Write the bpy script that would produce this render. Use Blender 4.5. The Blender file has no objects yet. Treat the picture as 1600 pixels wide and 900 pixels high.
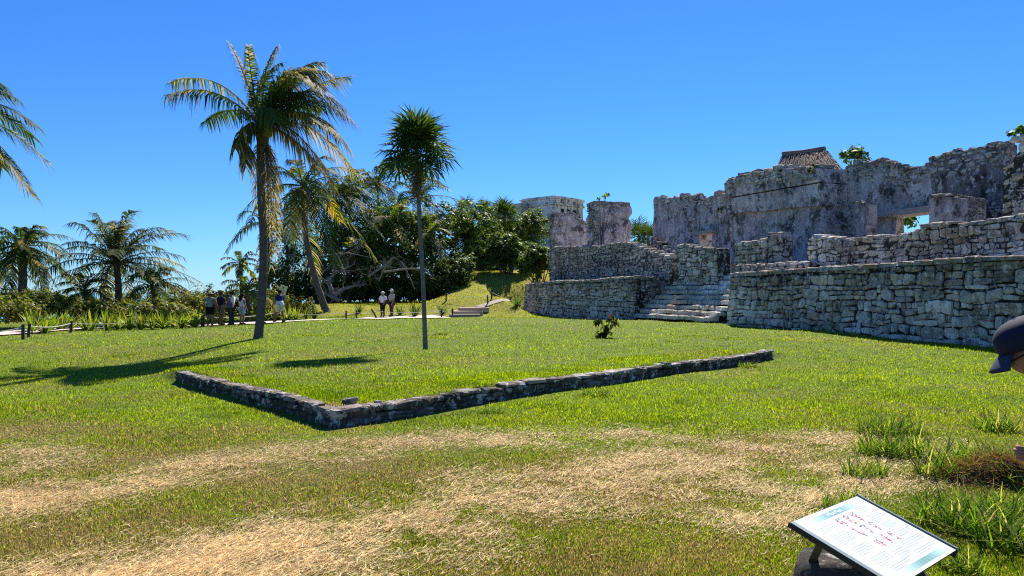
import bpy, bmesh, math, random
import numpy as np
from mathutils import Vector, Matrix, noise as mnoise

# ------------------------------------------------------------------ camera, sky, sun, exposure
S = bpy.context.scene
C = S.collection
F, HZ, EYE = 1150.0, 457.0, 1.6            # focal length in 1600-px units, horizon row, eye height
cam = bpy.data.cameras.new('camera'); camo = bpy.data.objects.new('camera', cam); C.objects.link(camo)
cam.sensor_width = 36.0; cam.lens = 36.0*F/1600; cam.clip_end = 9000; cam.clip_start = 0.05
cam.shift_y = (HZ-450)/1600.0
camo.location = (0, 0, EYE); camo.rotation_euler = (math.radians(90), 0, 0)
S.camera = camo

SUN_AZ, SUN_EL = math.radians(15), math.radians(47)      # azimuth to the right of +Y
SKY_GAMMA, SKY_TINT = 1.0, (.50, .865, 1.47)                # one global grade of the whole sky: clear deep tropical blue
w = bpy.data.worlds.new('World'); S.world = w; w.use_nodes = True
nt = w.node_tree; bg = nt.nodes['Background']
sky = nt.nodes.new('ShaderNodeTexSky'); sky.sky_type = 'NISHITA'; sky.sun_disc = False
sky.sun_elevation = SUN_EL; sky.sun_rotation = SUN_AZ
sky.altitude = 0; sky.air_density = 1.0; sky.dust_density = 0.05; sky.ozone_density = 3.0
gam = nt.nodes.new('ShaderNodeGamma'); gam.inputs[1].default_value = SKY_GAMMA
mul = nt.nodes.new('ShaderNodeMix'); mul.data_type = 'RGBA'; mul.blend_type = 'MULTIPLY'; mul.inputs[0].default_value = 1; mul.inputs[7].default_value = (*SKY_TINT, 1)
nt.links.new(sky.outputs[0], gam.inputs[0]); nt.links.new(gam.outputs[0], mul.inputs[6]); hsv = nt.nodes.new('ShaderNodeHueSaturation'); hsv.inputs['Saturation'].default_value = 1.05; nt.links.new(mul.outputs[2], hsv.inputs['Color']); nt.links.new(hsv.outputs[0], bg.inputs['Color'])
bg.inputs['Strength'].default_value = 0.055
sl = bpy.data.lights.new('sun', 'SUN'); sl.energy = 5.0; sl.angle = math.radians(0.53); sl.color = (1, 0.95, 0.86)
so = bpy.data.objects.new('sun', sl); C.objects.link(so)
sdir = Vector((math.sin(SUN_AZ)*math.cos(SUN_EL), math.cos(SUN_AZ)*math.cos(SUN_EL), math.sin(SUN_EL)))
so.rotation_euler = sdir.to_track_quat('Z', 'Y').to_euler(); so.location = (20, 40, 60)
vs = S.view_settings; vs.view_transform = 'Standard'; vs.look = 'None'; vs.exposure = 0.95; vs.gamma = 1.0
S.render.engine = 'CYCLES'
S.cycles.use_denoising = False; S.cycles.filter_width = 1.15; S.cycles.sample_clamp_indirect = 4.0
S.cycles.max_bounces = 8; S.cycles.diffuse_bounces = 4; S.cycles.transmission_bounces = 4; S.cycles.transparent_max_bounces = 8

rnd = random.Random(11)
npr = np.random.default_rng(5)

# ------------------------------------------------------------------ helpers
def W(px, py, d):
    return Vector(((px-800)/F*d, d, EYE+(HZ-py)/F*d))
def ZY(py, d): return EYE+(HZ-py)/F*d
def ss(a, b, x):
    if a > b: return 1-ss(b, a, x)
    t = np.clip((x-a)/(b-a), 0, 1); return t*t*(3-2*t)
def lerp(a, b, t): return a+(b-a)*t
def nz(x, y=0., z=0.): return mnoise.noise(Vector((x, y, z)))

def tag(o, label=None, cat=None, group=None, kind=None):
    if label: o['label'] = label
    if cat: o['category'] = cat
    if group: o['group'] = group
    if kind: o['kind'] = kind
    return o
def empty(name, loc=(0, 0, 0), rz=0, label=None, cat=None, group=None):
    o = bpy.data.objects.new(name, None); C.objects.link(o); o.location = loc; o.rotation_euler = (0, 0, rz)
    o.empty_display_size = 0.1
    return tag(o, label, cat, group, 'thing' if cat else None)
def link(name, me, mat=None, parent=None):
    if mat is not None and not me.materials: me.materials.append(mat)
    o = bpy.data.objects.new(name, me); C.objects.link(o)
    if parent is not None: o.parent = parent
    return o
def set_tint(me, cols):
    a = me.color_attributes.new('tint', 'FLOAT_COLOR', 'POINT')
    c = np.ones((len(me.vertices), 4), dtype=np.float32)
    c[:, :3] = np.asarray(cols, dtype=np.float32).reshape(-1, 3) if np.ndim(cols) == 2 else np.array(cols, dtype=np.float32)
    a.data.foreach_set('color', c.ravel())
def big_mesh(name, co, faces, cols=None, smooth=False):
    """co (n,3) array, faces (m,k) int array"""
    me = bpy.data.meshes.new(name); n = len(co); m, k = faces.shape
    me.vertices.add(n); me.vertices.foreach_set('co', np.asarray(co, dtype=np.float32).ravel())
    me.loops.add(m*k); me.loops.foreach_set('vertex_index', np.asarray(faces, dtype=np.int32).ravel())
    me.polygons.add(m); me.polygons.foreach_set('loop_start', np.arange(0, m*k, k, dtype=np.int32))
    me.update(calc_edges=True)
    if smooth: me.polygons.foreach_set('use_smooth', np.ones(m, dtype=bool))
    if cols is not None: set_tint(me, cols)
    return me

class MB:
    def __init__(s): s.v = []; s.f = []; s.c = []; s.col = (0.5, 0.5, 0.5)
    def add(s, vs, fs, col=None):
        k = len(s.v); s.v += [tuple(p) for p in vs]; s.f += [tuple(i+k for i in f) for f in fs]
        s.c += [tuple(col or s.col)]*len(vs); return k
    def box(s, c, d, rz=0, col=None, jit=0, R=rnd, M=None):
        hx, hy, hz = d[0]/2, d[1]/2, d[2]/2; cr, sr = math.cos(rz), math.sin(rz); vs = []
        for x, y, z in ((-1,-1,-1),(1,-1,-1),(1,1,-1),(-1,1,-1),(-1,-1,1),(1,-1,1),(1,1,1),(-1,1,1)):
            a, b, e = x*hx+R.uniform(-jit, jit), y*hy+R.uniform(-jit, jit), z*hz+R.uniform(-jit, jit)
            p = Vector((a*cr-b*sr, a*sr+b*cr, e))
            if M: p = M @ p
            vs.append(p+Vector(c))
        s.add(vs, [(0,3,2,1),(4,5,6,7),(0,1,5,4),(1,2,6,5),(2,3,7,6),(3,0,4,7)], col)
    def tube(s, pts, rad, n=8, col=None, cap=True, rough=0):
        pts = [Vector(p) for p in pts]; m = len(pts)
        if not hasattr(rad, '__len__'): rad = [rad]*m
        vs = []; up = None
        for i, p in enumerate(pts):
            t = (pts[min(i+1, m-1)]-pts[max(i-1, 0)]).normalized()
            if up is None: up = Vector((1, 0, 0)) if abs(t.x) < .9 else Vector((0, 1, 0))
            a = t.cross(up).normalized(); b = a.cross(t).normalized(); up = b.cross(t).cross(t)*-1 if False else up
            for k in range(n):
                an = 2*math.pi*k/n; r = rad[i]*(1+(rnd.uniform(-rough, rough) if rough else 0))
                vs.append(p+(a*math.cos(an)+b*math.sin(an))*r)
        fs = [(i*n+k, i*n+(k+1) % n, (i+1)*n+(k+1) % n, (i+1)*n+k) for i in range(m-1) for k in range(n)]
        if cap: fs += [tuple(range(n-1, -1, -1)), tuple(range((m-1)*n, m*n))]
        s.add(vs, fs, col)
    def build(s, name, mat, parent=None, smooth=False):
        me = bpy.data.meshes.new(name); me.from_pydata(s.v, [], s.f); me.update()
        set_tint(me, np.array(s.c, dtype=np.float32))
        if smooth: me.polygons.foreach_set('use_smooth', np.ones(len(me.polygons), dtype=bool))
        return link(name, me, mat, parent)

# ------------------------------------------------------------------ materials
def newmat(name):
    m = bpy.data.materials.new(name); m.use_nodes = True; n = m.node_tree; n.nodes.clear()
    out = n.nodes.new('ShaderNodeOutputMaterial'); return m, n, out
def nd(n, t, **kw):
    x = n.nodes.new(t)
    for k, v in kw.items():
        if k.startswith('i_'):
            key = k[2:]; key = int(key) if key.isdigit() else key.replace('_', ' ')
            x.inputs[key].default_value = v
        else: setattr(x, k, v)
    return x
def ramp(n, src, stops):
    r = n.nodes.new('ShaderNodeValToRGB'); e = r.color_ramp.elements
    while len(e) < len(stops): e.new(0.5)
    for el, (p, c) in zip(e, stops):
        el.position = p; el.color = (*c, 1) if len(c) == 3 else c
    n.links.new(src, r.inputs[0]); return r.outputs[0]
def noise_tex(n, co, scale, detail=4, rough=.55, dist=0):
    t = nd(n, 'ShaderNodeTexNoise', i_Scale=scale, i_Detail=detail, i_Roughness=rough, i_Distortion=dist)
    n.links.new(co, t.inputs['Vector']); return t.outputs[0]
def mixc(n, fac, a, b, mode='MIX'):
    x = n.nodes.new('ShaderNodeMix'); x.data_type = 'RGBA'; x.blend_type = mode
    for sock, val in ((0, fac), (6, a), (7, b)):
        if hasattr(val, 'is_linked'): n.links.new(val, x.inputs[sock])
        else: x.inputs[sock].default_value = val if not hasattr(val, '__len__') or len(val) == 4 else (*val, 1)
    return x.outputs[2]
def coords(n, which='Object'):
    return nd(n, 'ShaderNodeTexCoord').outputs[which]
def bump(n, h, strength=.4, dist=.02):
    b = nd(n, 'ShaderNodeBump', i_Strength=strength, i_Distance=dist); n.links.new(h, b.inputs['Height']); return b.outputs[0]
def principled(n, out, col, rough=.8, normal=None, spec=.3, metal=0):
    p = n.nodes.new('ShaderNodeBsdfPrincipled')
    if hasattr(col, 'is_linked'): n.links.new(col, p.inputs['Base Color'])
    else: p.inputs['Base Color'].default_value = (*col, 1)
    p.inputs['Roughness'].default_value = rough; p.inputs['Specular IOR Level'].default_value = spec; p.inputs['Metallic'].default_value = metal
    if normal is not None: n.links.new(normal, p.inputs['Normal'])
    n.links.new(p.outputs[0], out.inputs[0]); return p
def plain(name, col, rough=.7, spec=.3, metal=0, scale=0, amt=.25):
    m, n, out = newmat(name); c = col
    if scale:
        f = noise_tex(n, coords(n), scale, 5); c = mixc(n, f, tuple(x*(1-amt) for x in col), tuple(min(1, x*(1+amt)) for x in col))
    principled(n, out, c, rough, None, spec, metal); return m
def stone_mat(name, lichen=.5, dark=(.03, .03, .032), rough=.92):
    m, n, out = newmat(name); co = coords(n, 'Object')
    t = nd(n, 'ShaderNodeAttribute', attribute_name='tint').outputs['Color']
    f = noise_tex(n, co, 5, 6, .65)
    c = mixc(n, 1.0, t, ramp(n, f, [(.28, (.6, .6, .6)), (.5, (1.0, .98, .95)), (.75, (1.35, 1.3, 1.24))]), 'MULTIPLY')
    big = ramp(n, noise_tex(n, co, .45, 4, .6, .3), [(.40, (.62, .57, .50)), (.60, (1.12, 1.12, 1.12))])       # slow drift between brown-stained and clean stone
    c = mixc(n, 1.0, c, big, 'MULTIPLY')
    l = ramp(n, noise_tex(n, co, 2.6, 9, .75, .8), [(.50, (0, 0, 0)), (.60, (lichen,)*3)])
    c = mixc(n, l, c, dark)
    l2 = ramp(n, noise_tex(n, co, 15, 5, .75), [(.56, (0, 0, 0)), (.64, (.85, .85, .85))])
    c = mixc(n, l2, c, (.045, .042, .04))
    l3 = ramp(n, noise_tex(n, co, 6, 7, .72, .4), [(.54, (0, 0, 0)), (.62, (.85, .85, .85))])
    c = mixc(n, l3, c, (.72, .68, .61))
    h = noise_tex(n, co, 11, 9, .78)
    principled(n, out, c, rough, bump(n, h, 1.0, .05), .1); return m
def leaf_mat(name, trans=.4, rough=.45, spec=.4):
    m, n, out = newmat(name)
    t = nd(n, 'ShaderNodeAttribute', attribute_name='tint').outputs['Color']
    p = principled(n, out, t, rough, None, spec)
    tr = n.nodes.new('ShaderNodeBsdfTranslucent')
    n.links.new(mixc(n, 1., t, (1.4, 1.4, .62), 'MULTIPLY'), tr.inputs[0])
    mx = n.nodes.new('ShaderNodeMixShader'); mx.inputs[0].default_value = trans
    n.links.new(p.outputs[0], mx.inputs[1]); n.links.new(tr.outputs[0], mx.inputs[2]); n.links.new(mx.outputs[0], out.inputs[0])
    return m
def tint_mat(name, rough=.85, spec=.2, nscale=0, bstr=.4, amt=.35, bdist=.02):
    m, n, out = newmat(name); t = nd(n, 'ShaderNodeAttribute', attribute_name='tint').outputs['Color']; nm = None
    if nscale:
        f = noise_tex(n, coords(n), nscale, 6, .65)
        t = mixc(n, 1., t, ramp(n, f, [(.25, (1-amt,)*3), (.75, (1+amt,)*3)]), 'MULTIPLY'); nm = bump(n, f, bstr, bdist)
    principled(n, out, t, rough, nm, spec); return m

M = {}
M['stone'] = stone_mat('stone', .75)
M['pale_stone'] = stone_mat('pale_stone', .45)
M['stone_dark'] = stone_mat('dark_stone', .8)
M['leaf'] = leaf_mat('leaf', .46, .5, .2)
M['frond'] = leaf_mat('frond', .45, .6, .08)
M['grass'] = leaf_mat('grass_blade', .5, .8, .03)
M['tint'] = tint_mat('painted')
M['cloth'] = tint_mat('cloth', .9, .1, 40, .2, .12)
M['bark'] = tint_mat('bark', .95, .1, 9, .9, .5, .03)
M['wood'] = tint_mat('dead_wood', .9, .15, 14, .6, .35)
M['skin'] = plain('skin', (.45, .25, .17), .55, .3, 0, 20, .1)
M['mortar'] = stone_mat('mortar', .5)
def plaster(name, k=1.0, stain=.8):
    m, n, out = newmat(name); co = coords(n, 'Object')
    base = ramp(n, noise_tex(n, co, .5, 9, .70, .4), [(.28, (.20*k, .165*k, .155*k)), (.43, (.36*k, .30*k, .285*k)), (.55, (.52*k, .44*k, .42*k)), (.72, (.66*k, .60*k, .56*k))])
    mp = nd(n, 'ShaderNodeMapping'); mp.inputs['Scale'].default_value = (1.5, 1.5, .22); n.links.new(co, mp.inputs[0])
    st = ramp(n, noise_tex(n, mp.outputs[0], 1.3, 9, .7, .3), [(.49, (0, 0, 0)), (.66, (stain,)*3)])
    c = mixc(n, st, base, (.055, .05, .052))
    bl = ramp(n, noise_tex(n, co, 1.25, 12, .78, .25), [(.50, (0, 0, 0)), (.57, (.85, .85, .85))])
    c = mixc(n, bl, c, (.035, .033, .033))
    bl2 = ramp(n, noise_tex(n, co, 12, 6, .8), [(.58, (0, 0, 0)), (.65, (.8, .8, .8))])
    c = mixc(n, bl2, c, (.05, .046, .044))
    wh = ramp(n, noise_tex(n, co, 2.6, 10, .78, .3), [(.535, (0, 0, 0)), (.60, (.85, .85, .85))])
    c = mixc(n, wh, c, (.76, .70, .65))
    h = noise_tex(n, co, 6, 10, .78)
    principled(n, out, c, .95, bump(n, h, 1.0, .10), .05); return m
M['plaster'] = plaster('weathered_plaster', 1.3, .7)
M['sooty_plaster'] = plaster('sooty_plaster', .62, .95)
M['pale_plaster'] = plaster('pale_plaster', 1.6, .3)
def ground_mat():
    m, n, out = newmat('lawn_soil'); t = nd(n, 'ShaderNodeAttribute', attribute_name='tint').outputs['Color']
    co = coords(n, 'Object'); f = noise_tex(n, co, 6, 9, .75)
    c = mixc(n, 1., t, ramp(n, f, [(.3, (.5, .5, .5)), (.7, (1.4, 1.4, 1.35))]), 'MULTIPLY')
    f2 = noise_tex(n, co, 45, 4, .7)
    c = mixc(n, 1., c, ramp(n, f2, [(.35, (.6, .6, .6)), (.65, (1.35, 1.35, 1.3))]), 'MULTIPLY')
    principled(n, out, c, .95, bump(n, f2, .8, .03), .1); return m
M['ground'] = ground_mat()
M['sand'] = tint_mat('sand_path', .95, .1, 6, .4, .12)
def water():
    m, n, out = newmat('sea_water'); h = noise_tex(n, coords(n), .3, 5)
    principled(n, out, (.03, .25, .30), .12, bump(n, h, .4, .5), .5); return m
M['water'] = water()

# ------------------------------------------------------------------ lie of the land
KX, KY = -2.15, 8.75                       # near corner of the kerb wall round the raised lawn
E1 = Vector((.69, .724)).normalized(); E2 = Vector((-.655, .756)).normalized()
L1, L2 = 12.1, 5.9
_in = np.linalg.inv(np.array([[E1.x, E2.x], [E1.y, E2.y]]))
def st(x, y):
    x = np.asarray(x)-KX; y = np.asarray(y)-KY
    return _in[0, 0]*x+_in[0, 1]*y, _in[1, 0]*x+_in[1, 1]*y
def H(x, y):
    x = np.asarray(x, dtype=float); y = np.asarray(y, dtype=float)
    b = .24*ss(16, 25, y)*ss(-13, -9, x)*(1-ss(34, 45, y)*ss(13, 4, x))
    b = b-.25*ss(-5, -11, x)*ss(7, 13, y)*ss(26, 18, y)
    b = b-.10*ss(-12.5, -16, x)*ss(20, 26, y)
    s, t = st(x, y)
    rise = .22*ss(.02, .14, s)*ss(.02, .14, t)*(1-ss(L1-.2, L1+1.6, s))*(1-ss(L2-.2, L2+2.4, t))
    b = b+rise*(1-ss(16, 25, y))
    b = b+.75*ss(46.8, 53, y)*ss(-3, -6, x)*ss(-26, -18, x)
    vv = (x-13.36)*.9445+(y-19.2)*.3287; side = np.maximum(ss(-.5, -2.4, vv), ss(55.5, 59, y))
    b = b+(1.25*ss(48.2, 53, y)+2.3*ss(53, 66, y))*ss(-7, -3.2, x)*side+2.2*ss(72, 120, y)*ss(-12, 0, x)
    b = b-6.5*ss(-30, -48, x)-6.5*ss(76, 100, y)*ss(-8, -26, x)*(1-ss(-30, -48, x))
    b = b+.03*np.sin(x*1.1+y*.35)*np.cos(y*.9-x*.4)*ss(3, 6, y)
    return b
def G(x, y): return float(H(x, y))
def GP(px, d, dz=0):
    x = (px-800)/F*d; return Vector((x, d, G(x, d)+dz))

# straw: raked windrows of dry cut grass and browned turf close to the camera
_bands = [([(-7, 3.6), (-4.6, 4.9), (-3.7, 5.7), (-2.5, 6.9), (-1.3, 7.75), (.6, 8.2), (2.0, 8.3)], .46, .95),
          ([(-3.0, 3.2), (-2.0, 4.2), (-1.2, 4.75), (-.35, 5.4), (.45, 6.1), (1.3, 7.0), (2.4, 7.6), (3.6, 8.0)], .52, .95),
          ([(-6.5, 8.0), (-5.2, 7.5), (-4.4, 6.9)], .4, .6), ([(1.8, 5.2), (2.5, 5.9), (3.3, 6.6), (4.4, 7.4)], .42, .8), ([(.9, 5.6), (1.6, 6.0), (2.6, 6.6)], .4, .5)]
_bnp = npr.uniform(-50, 50, (8, 2))
def fbm(x, y, sc):
    r = 0; a = 1.
    for i in range(4):
        k = sc*2**i; o = _bnp[i]
        r = r+a*np.sin(x*k+o[0]+1.7*np.sin(y*k*.8+o[1]))*np.cos(y*k*1.1-o[1]+1.3*np.sin(x*k*.7-o[0])); a *= .55
    return r
def straw(x, y):
    x = np.asarray(x, dtype=float); y = np.asarray(y, dtype=float)
    xw = x+.16*fbm(x, y, 1.9); yw = y+.16*fbm(x+9, y-4, 2.1); m = np.zeros_like(x)
    for pts, wd, amp in _bands:
        dm = np.full_like(x, 1e9)
        for (ax, ay), (bx, by) in zip(pts[:-1], pts[1:]):
            dx, dy = bx-ax, by-ay; t = np.clip(((xw-ax)*dx+(yw-ay)*dy)/(dx*dx+dy*dy), 0, 1)
            dm = np.minimum(dm, np.hypot(xw-ax-t*dx, yw-ay-t*dy))
        m = np.maximum(m, amp*np.exp(-(dm/wd)**2))
    return np.clip(m*(.62+.45*fbm(x, y, 3.1)+.25*fbm(x+2, y-6, 7.3)), 0, 1)
def brown(x, y):
    near = ss(9.4, 7.6, y-.10*np.abs(x)+.7*fbm(x, y, .8))
    b = near*np.clip(.66+.32*fbm(x+3, y+1, 1.3)+.2*fbm(x, y, 4.5), .12, 1)
    b = b*(1-.75*ss(1.0, 2.2, x)*ss(6.6, 5.2, y)*(1-ss(2.9, 3.6, x)))
    b = b*(1-.6*ss(2.6, 3.6, x)*ss(8.8, 7.9, y))
    far = .35*ss(50, 58, y)+.3*ss(46.5, 49, y)
    mid = .26*np.clip(1.3*fbm(x-5, y+8, .55)-.1, 0, 1)*ss(8, 10, y)               # dull, tired patches in the green
    return np.clip(np.maximum(np.maximum(b, mid), far*(.7+.3*fbm(x, y, .5))), 0, 1)
def lawn_color(x, y, rs):
    n = len(x); st_ = straw(x, y); br = brown(x, y)
    g1 = np.array([.18, .285, .004]); g2 = np.array([.085, .165, .006]); g3 = np.array([.36, .39, .006])
    t = rs.uniform(0, 1, (n, 1)); u = np.clip(.5+.5*fbm(x, y, .7), 0, 1)[:, None]
    nearg = ss(13, 6, y)[:, None]
    g = g1*(1-t)+g3*t; g = g*(.55+.45*u)+g2*(.45-.45*u)
    dk = np.clip(1.5*fbm(x+7, y-3, 2.2)-.6, 0, 1)[:, None]; g = g*(1-.5*dk)+np.array([.02, .05, .004])*dk
    g = g*(1-.30*nearg)+np.array([.07, .11, .02])*.30*nearg
    b1 = np.array([.24, .15, .085]); b2 = np.array([.36, .28, .17]); b = b1*(1-t)+b2*t
    s1 = np.array([.50, .36, .20]); s2 = np.array([.82, .67, .45]); s_ = s1*(1-t)+s2*t
    r = rs.uniform(0, 1, n); c = g.copy()
    mb = r < br*.8; c[mb] = b[mb]
    r2 = rs.uniform(0, 1, n); ms = r2 < st_*.86; c[ms] = s_[ms]
    return c, ms

# ------------------------------------------------------------------ ground, path, sea
def axis(segs):
    o = []
    for a, b, st_ in segs: o += list(np.arange(a, b, st_))
    return np.array(o+[segs[-1][1]])
gx = axis([(-4000, -400, 900), (-400, -120, 70), (-120, -40, 8), (-40, -14, 1.0), (-14, -8, .3), (-8, 8, .14), (8, 16, .4), (16, 40, 1.5), (40, 120, 10), (120, 400, 70), (400, 4000, 900)])
gy = axis([(-60, -4, 8), (-4, 3, .5), (3, 7.5, .2), (7.5, 18.5, .14), (18.5, 30, .3), (30, 56, .5), (56, 90, 1.5), (90, 150, 10), (150, 400, 50), (400, 4000, 900)])
X, Y = np.meshgrid(gx, gy); Z = H(X, Y)
nx, ny = len(gx), len(gy)
ii = (np.arange(ny-1)[:, None]*nx+np.arange(nx-1)[None, :]).ravel()
gf = np.stack([ii, ii+1, ii+nx+1, ii+nx], 1)
st_m = straw(X.ravel(), Y.ravel())[:, None]; br_m = brown(X.ravel(), Y.ravel())[:, None]
gc = np.array([.11, .15, .02])*(1-br_m)+np.array([.17, .13, .055])*br_m
gc = gc*(1-st_m*.8)+np.array([.22, .16, .085])*st_m*.8
bare = np.maximum(np.exp(-(((X.ravel()-2.55)/.16)**2+((Y.ravel()-5.55)/.12)**2)), np.exp(-(((X.ravel()-2.9)/.2)**2+((Y.ravel()-4.75)/.14)**2)))[:, None]
gc = gc*(1-bare)+np.array([.55, .38, .26])*bare
farg = (ss(46, 50, Y.ravel())*ss(-30, -20, X.ravel()))[:, None]; gc = gc*(1-farg)+np.array([.25, .25, .04])*farg
beach = ss(-34, -46, X.ravel())[:, None]; gc = gc*(1-beach)+np.array([.6, .53, .4])*beach
ground = link('ground', big_mesh('ground', np.stack([X.ravel(), Y.ravel(), Z.ravel()], 1), gf, gc, True), M['ground'])
tag(ground, 'green lawn with browned straw strips in front', kind='structure')

b = MB(); b.add([(-4000, -500, -5.0), (-30, -500, -5.0), (-30, 4000, -5.0), (-4000, 4000, -5.0)], [(0, 1, 2, 3)])
b.add([(-29.9, 95, -5.0), (-6, 95, -5.0), (-6, 4000, -5.0), (-29.9, 4000, -5.0)], [(0, 1, 2, 3)])
tag(b.build('sea', M['water']), 'blue green sea beyond the palms', kind='structure')

def strip(name, pts, wd, dz, col, mat, label):
    P = []; 
    for a, c_ in zip(pts[:-1], pts[1:]):
        n = max(2, int((Vector(c_)-Vector(a)).length/.6))
        P += [Vector(a).lerp(Vector(c_), i/n) for i in range(n)]
    P.append(Vector(pts[-1])); vs, fs = [], []
    for i, p in enumerate(P):
        t = (P[min(i+1, len(P)-1)]-P[max(i-1, 0)]).normalized(); s_ = Vector((t.y, -t.x))
        for k in (-1, -.5, 0, .5, 1):
            q = p+s_*(wd/2*k*(1+.12*nz(i*.4, k*3))); vs.append((q.x, q.y, G(q.x, q.y)+dz))
    for i in range(len(P)-1):
        for k in range(4): a = i*5+k; fs.append((a, a+1, a+6, a+5))
    mb = MB(); mb.add(vs, fs, col); return tag(mb.build(name, mat, None, True), label, kind='structure')
strip('path', [(-40, 20.5), (-27, 22.8), (-21.8, 25.6), (-21.2, 31), (-20, 36.6), (-15.5, 37.9), (-12.5, 38.8), (-9.5, 42.5), (-7.6, 45.8), (-4.2, 47.2)], 2.6, .05, (.62, .50, .43), M['sand'], 'pale sandy footpath curving behind the lawn')

# ------------------------------------------------------------------ rubble masonry
def clip(poly, nx_, ny_, d):
    """keep points with nx*x+ny*y <= d"""
    out = []; n = len(poly)
    for i in range(n):
        a = poly[i]; c_ = poly[(i+1) % n]; da = nx_*a[0]+ny_*a[1]-d; db = nx_*c_[0]+ny_*c_[1]-d
        if da <= 0: out.append(a)
        if (da < 0 < db) or (db < 0 < da):
            t = da/(da-db); out.append((a[0]+t*(c_[0]-a[0]), a[1]+t*(c_[1]-a[1])))
    return out
def rubble_cells(u0, u1, zb, zt, su, sz, R, vary=.5):
    """roughly coursed, uneven cells in (u,z); zb, zt functions of u"""
    us = np.linspace(u0, u1, 25); zlo = min(zb(u) for u in us)-.1*sz; zhi = max(zt(u) for u in us); sd = R.uniform(0, 99); cells = []
    zs = [zlo]
    while zs[-1] < zhi+sz*.4: zs.append(zs[-1]+sz*R.choice((.6, .8, 1., 1.15, 1.5))*R.uniform(.85, 1.15))
    def bz(k, u):
        if k <= 0 : return zs[0]
        return zs[k]+.55*sz*nz(u*.55/su, k*.37+sd)+.25*sz*nz(u*1.6/su, k*5.1+sd)
    for k in range(len(zs)-1):
        u = u0
        while u < u1-.02:
            wd = su*R.choice((.4, .6, .8, 1., 1.15, 1.5))*R.uniform(.85, 1.15)
            if u1-u-wd < .3*su: wd = u1-u
            e = min(u+wd, u1); um = (u+e)/2; lo = max(bz(k, um), zb(um)-.05); hi = min(bz(k+1, um), zt(um)+R.uniform(-.03, .05))
            if hi-lo > .28*sz:
                parts = [(u, e, 0, 1)]
                if wd > 1.1*su and R.random() < .35: f_ = R.uniform(.35, .65); parts = [(u, e, 0, f_), (u, e, f_, 1)]
                elif hi-lo > 1.1*sz and R.random() < .4:
                    f_ = R.uniform(.4, .6); m_ = lerp(u, e, R.uniform(.35, .65)); parts = [(u, e, 0, f_), (u, m_, f_, 1), (m_, e, f_, 1)]
                for a, c_, f0, f1 in parts:
                    jx, jz = .07*su, .10*sz
                    def q(x, f_): 
                        l = max(bz(k, x), zb(x)-.05); h_ = min(bz(k+1, x), zt(x)+.04); h_ = max(h_, l+.05); return (x, lerp(l, h_, f_))
                    p4 = [q(a, f0), q(c_, f0), q(c_, f1), q(a, f1)]
                    p4 = [(min(max(x+R.uniform(-jx, jx), u0), u1), z+R.uniform(-jz, jz)) for x, z in p4]; pol = []
                    for i in range(4):
                        P_, c0, N_ = p4[i-1], p4[i], p4[(i+1) % 4]; t1, t2 = R.uniform(.06, .28), R.uniform(.06, .28)
                        pol += [(lerp(c0[0], P_[0], t1), lerp(c0[1], P_[1], t1)), (lerp(c0[0], N_[0], t2), lerp(c0[1], N_[1], t2))]
                    cells.append(pol)
            u = e
    return cells
def stone_geo(mb, poly, mp, R, joint=.018, proud=(.0, .06), depth=.14, cut=True, col=(.4, .4, .4)):
    n = len(poly); cx = sum(p[0] for p in poly)/n; cz = sum(p[1] for p in poly)/n
    if cut:
        q = []
        for i in range(n):
            a, c_, e = poly[i-1], poly[i], poly[(i+1) % n]; t = R.uniform(.14, .28)
            q += [(lerp(c_[0], a[0], t), lerp(c_[1], a[1], t)), (lerp(c_[0], e[0], t), lerp(c_[1], e[1], t))]
        poly = q; n = len(poly)
    if n > 11:
        poly = poly[::2] if n > 14 else [p for i, p in enumerate(poly) if i % 4 != 3]; n = len(poly)
    jj = joint*R.uniform(.6, 1.5); o = R.uniform(*proud); tx, tz = R.uniform(-.16, .16), R.uniform(-.10, .20)
    def ring(ins, off, tilt=0):
        r = []
        for x, z in poly:
            dx, dz = x-cx, z-cz; L = math.hypot(dx, dz)+1e-6; kx = max(.25, 1-ins/L)
            X_, Z_ = cx+dx*kx, cz+dz*kx
            r.append(mp(X_, Z_, off+tilt*(tx*dx+tz*dz)+R.uniform(-.006, .006)*tilt))
        return r
    bev = R.uniform(.012, .034)
    v = ring(jj, -depth)+ring(jj, o-bev*.8, 1)+ring(jj+bev, o, 1)
    fs = []
    for r_ in (0, 1):
        for i in range(n): fs.append((r_*n+i, r_*n+(i+1) % n, (r_+1)*n+(i+1) % n, (r_+1)*n+i))
    v.append(mp(cx, cz, o+R.uniform(0, .02))); c0 = 3*n
    for i in range(n): fs.append((2*n+i, 2*n+(i+1) % n, c0))
    mb.add(v, fs, col)
STAIN = None
def stone_col(R, base=(.36, .355, .35), var=.30):
    k = R.uniform(1-var, 1+var); w_ = R.uniform(-.04, .06); 
    return tuple(max(.03, x*k) for x in (base[0]*(1+w_), base[1], base[2]*(1-w_)))
def rubble(parent, cells, mp, R, mat, base=(.36, .355, .35), joint=.018, proud=(0, .06), depth=.14, cut=True, var=.3, limit=300, key=None, tone=lambda c_, k: k):
    if key: cells = sorted(cells, key=key)
    for i, c_ in enumerate(cells[:limit]):
        mb = MB(); stone_geo(mb, c_, mp, R, joint, proud, depth, cut, tone(c_, stone_col(R, base, var))); mb.build('stone', mat, parent)
    if len(cells) > limit:
        mb = MB()
        for c_ in cells[limit:]: stone_geo(mb, c_, mp, R, joint, proud, depth, cut, tone(c_, stone_col(R, base, var)))
        tag(mb.build('rubble_stones', mat, parent), kind='stuff')
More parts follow.
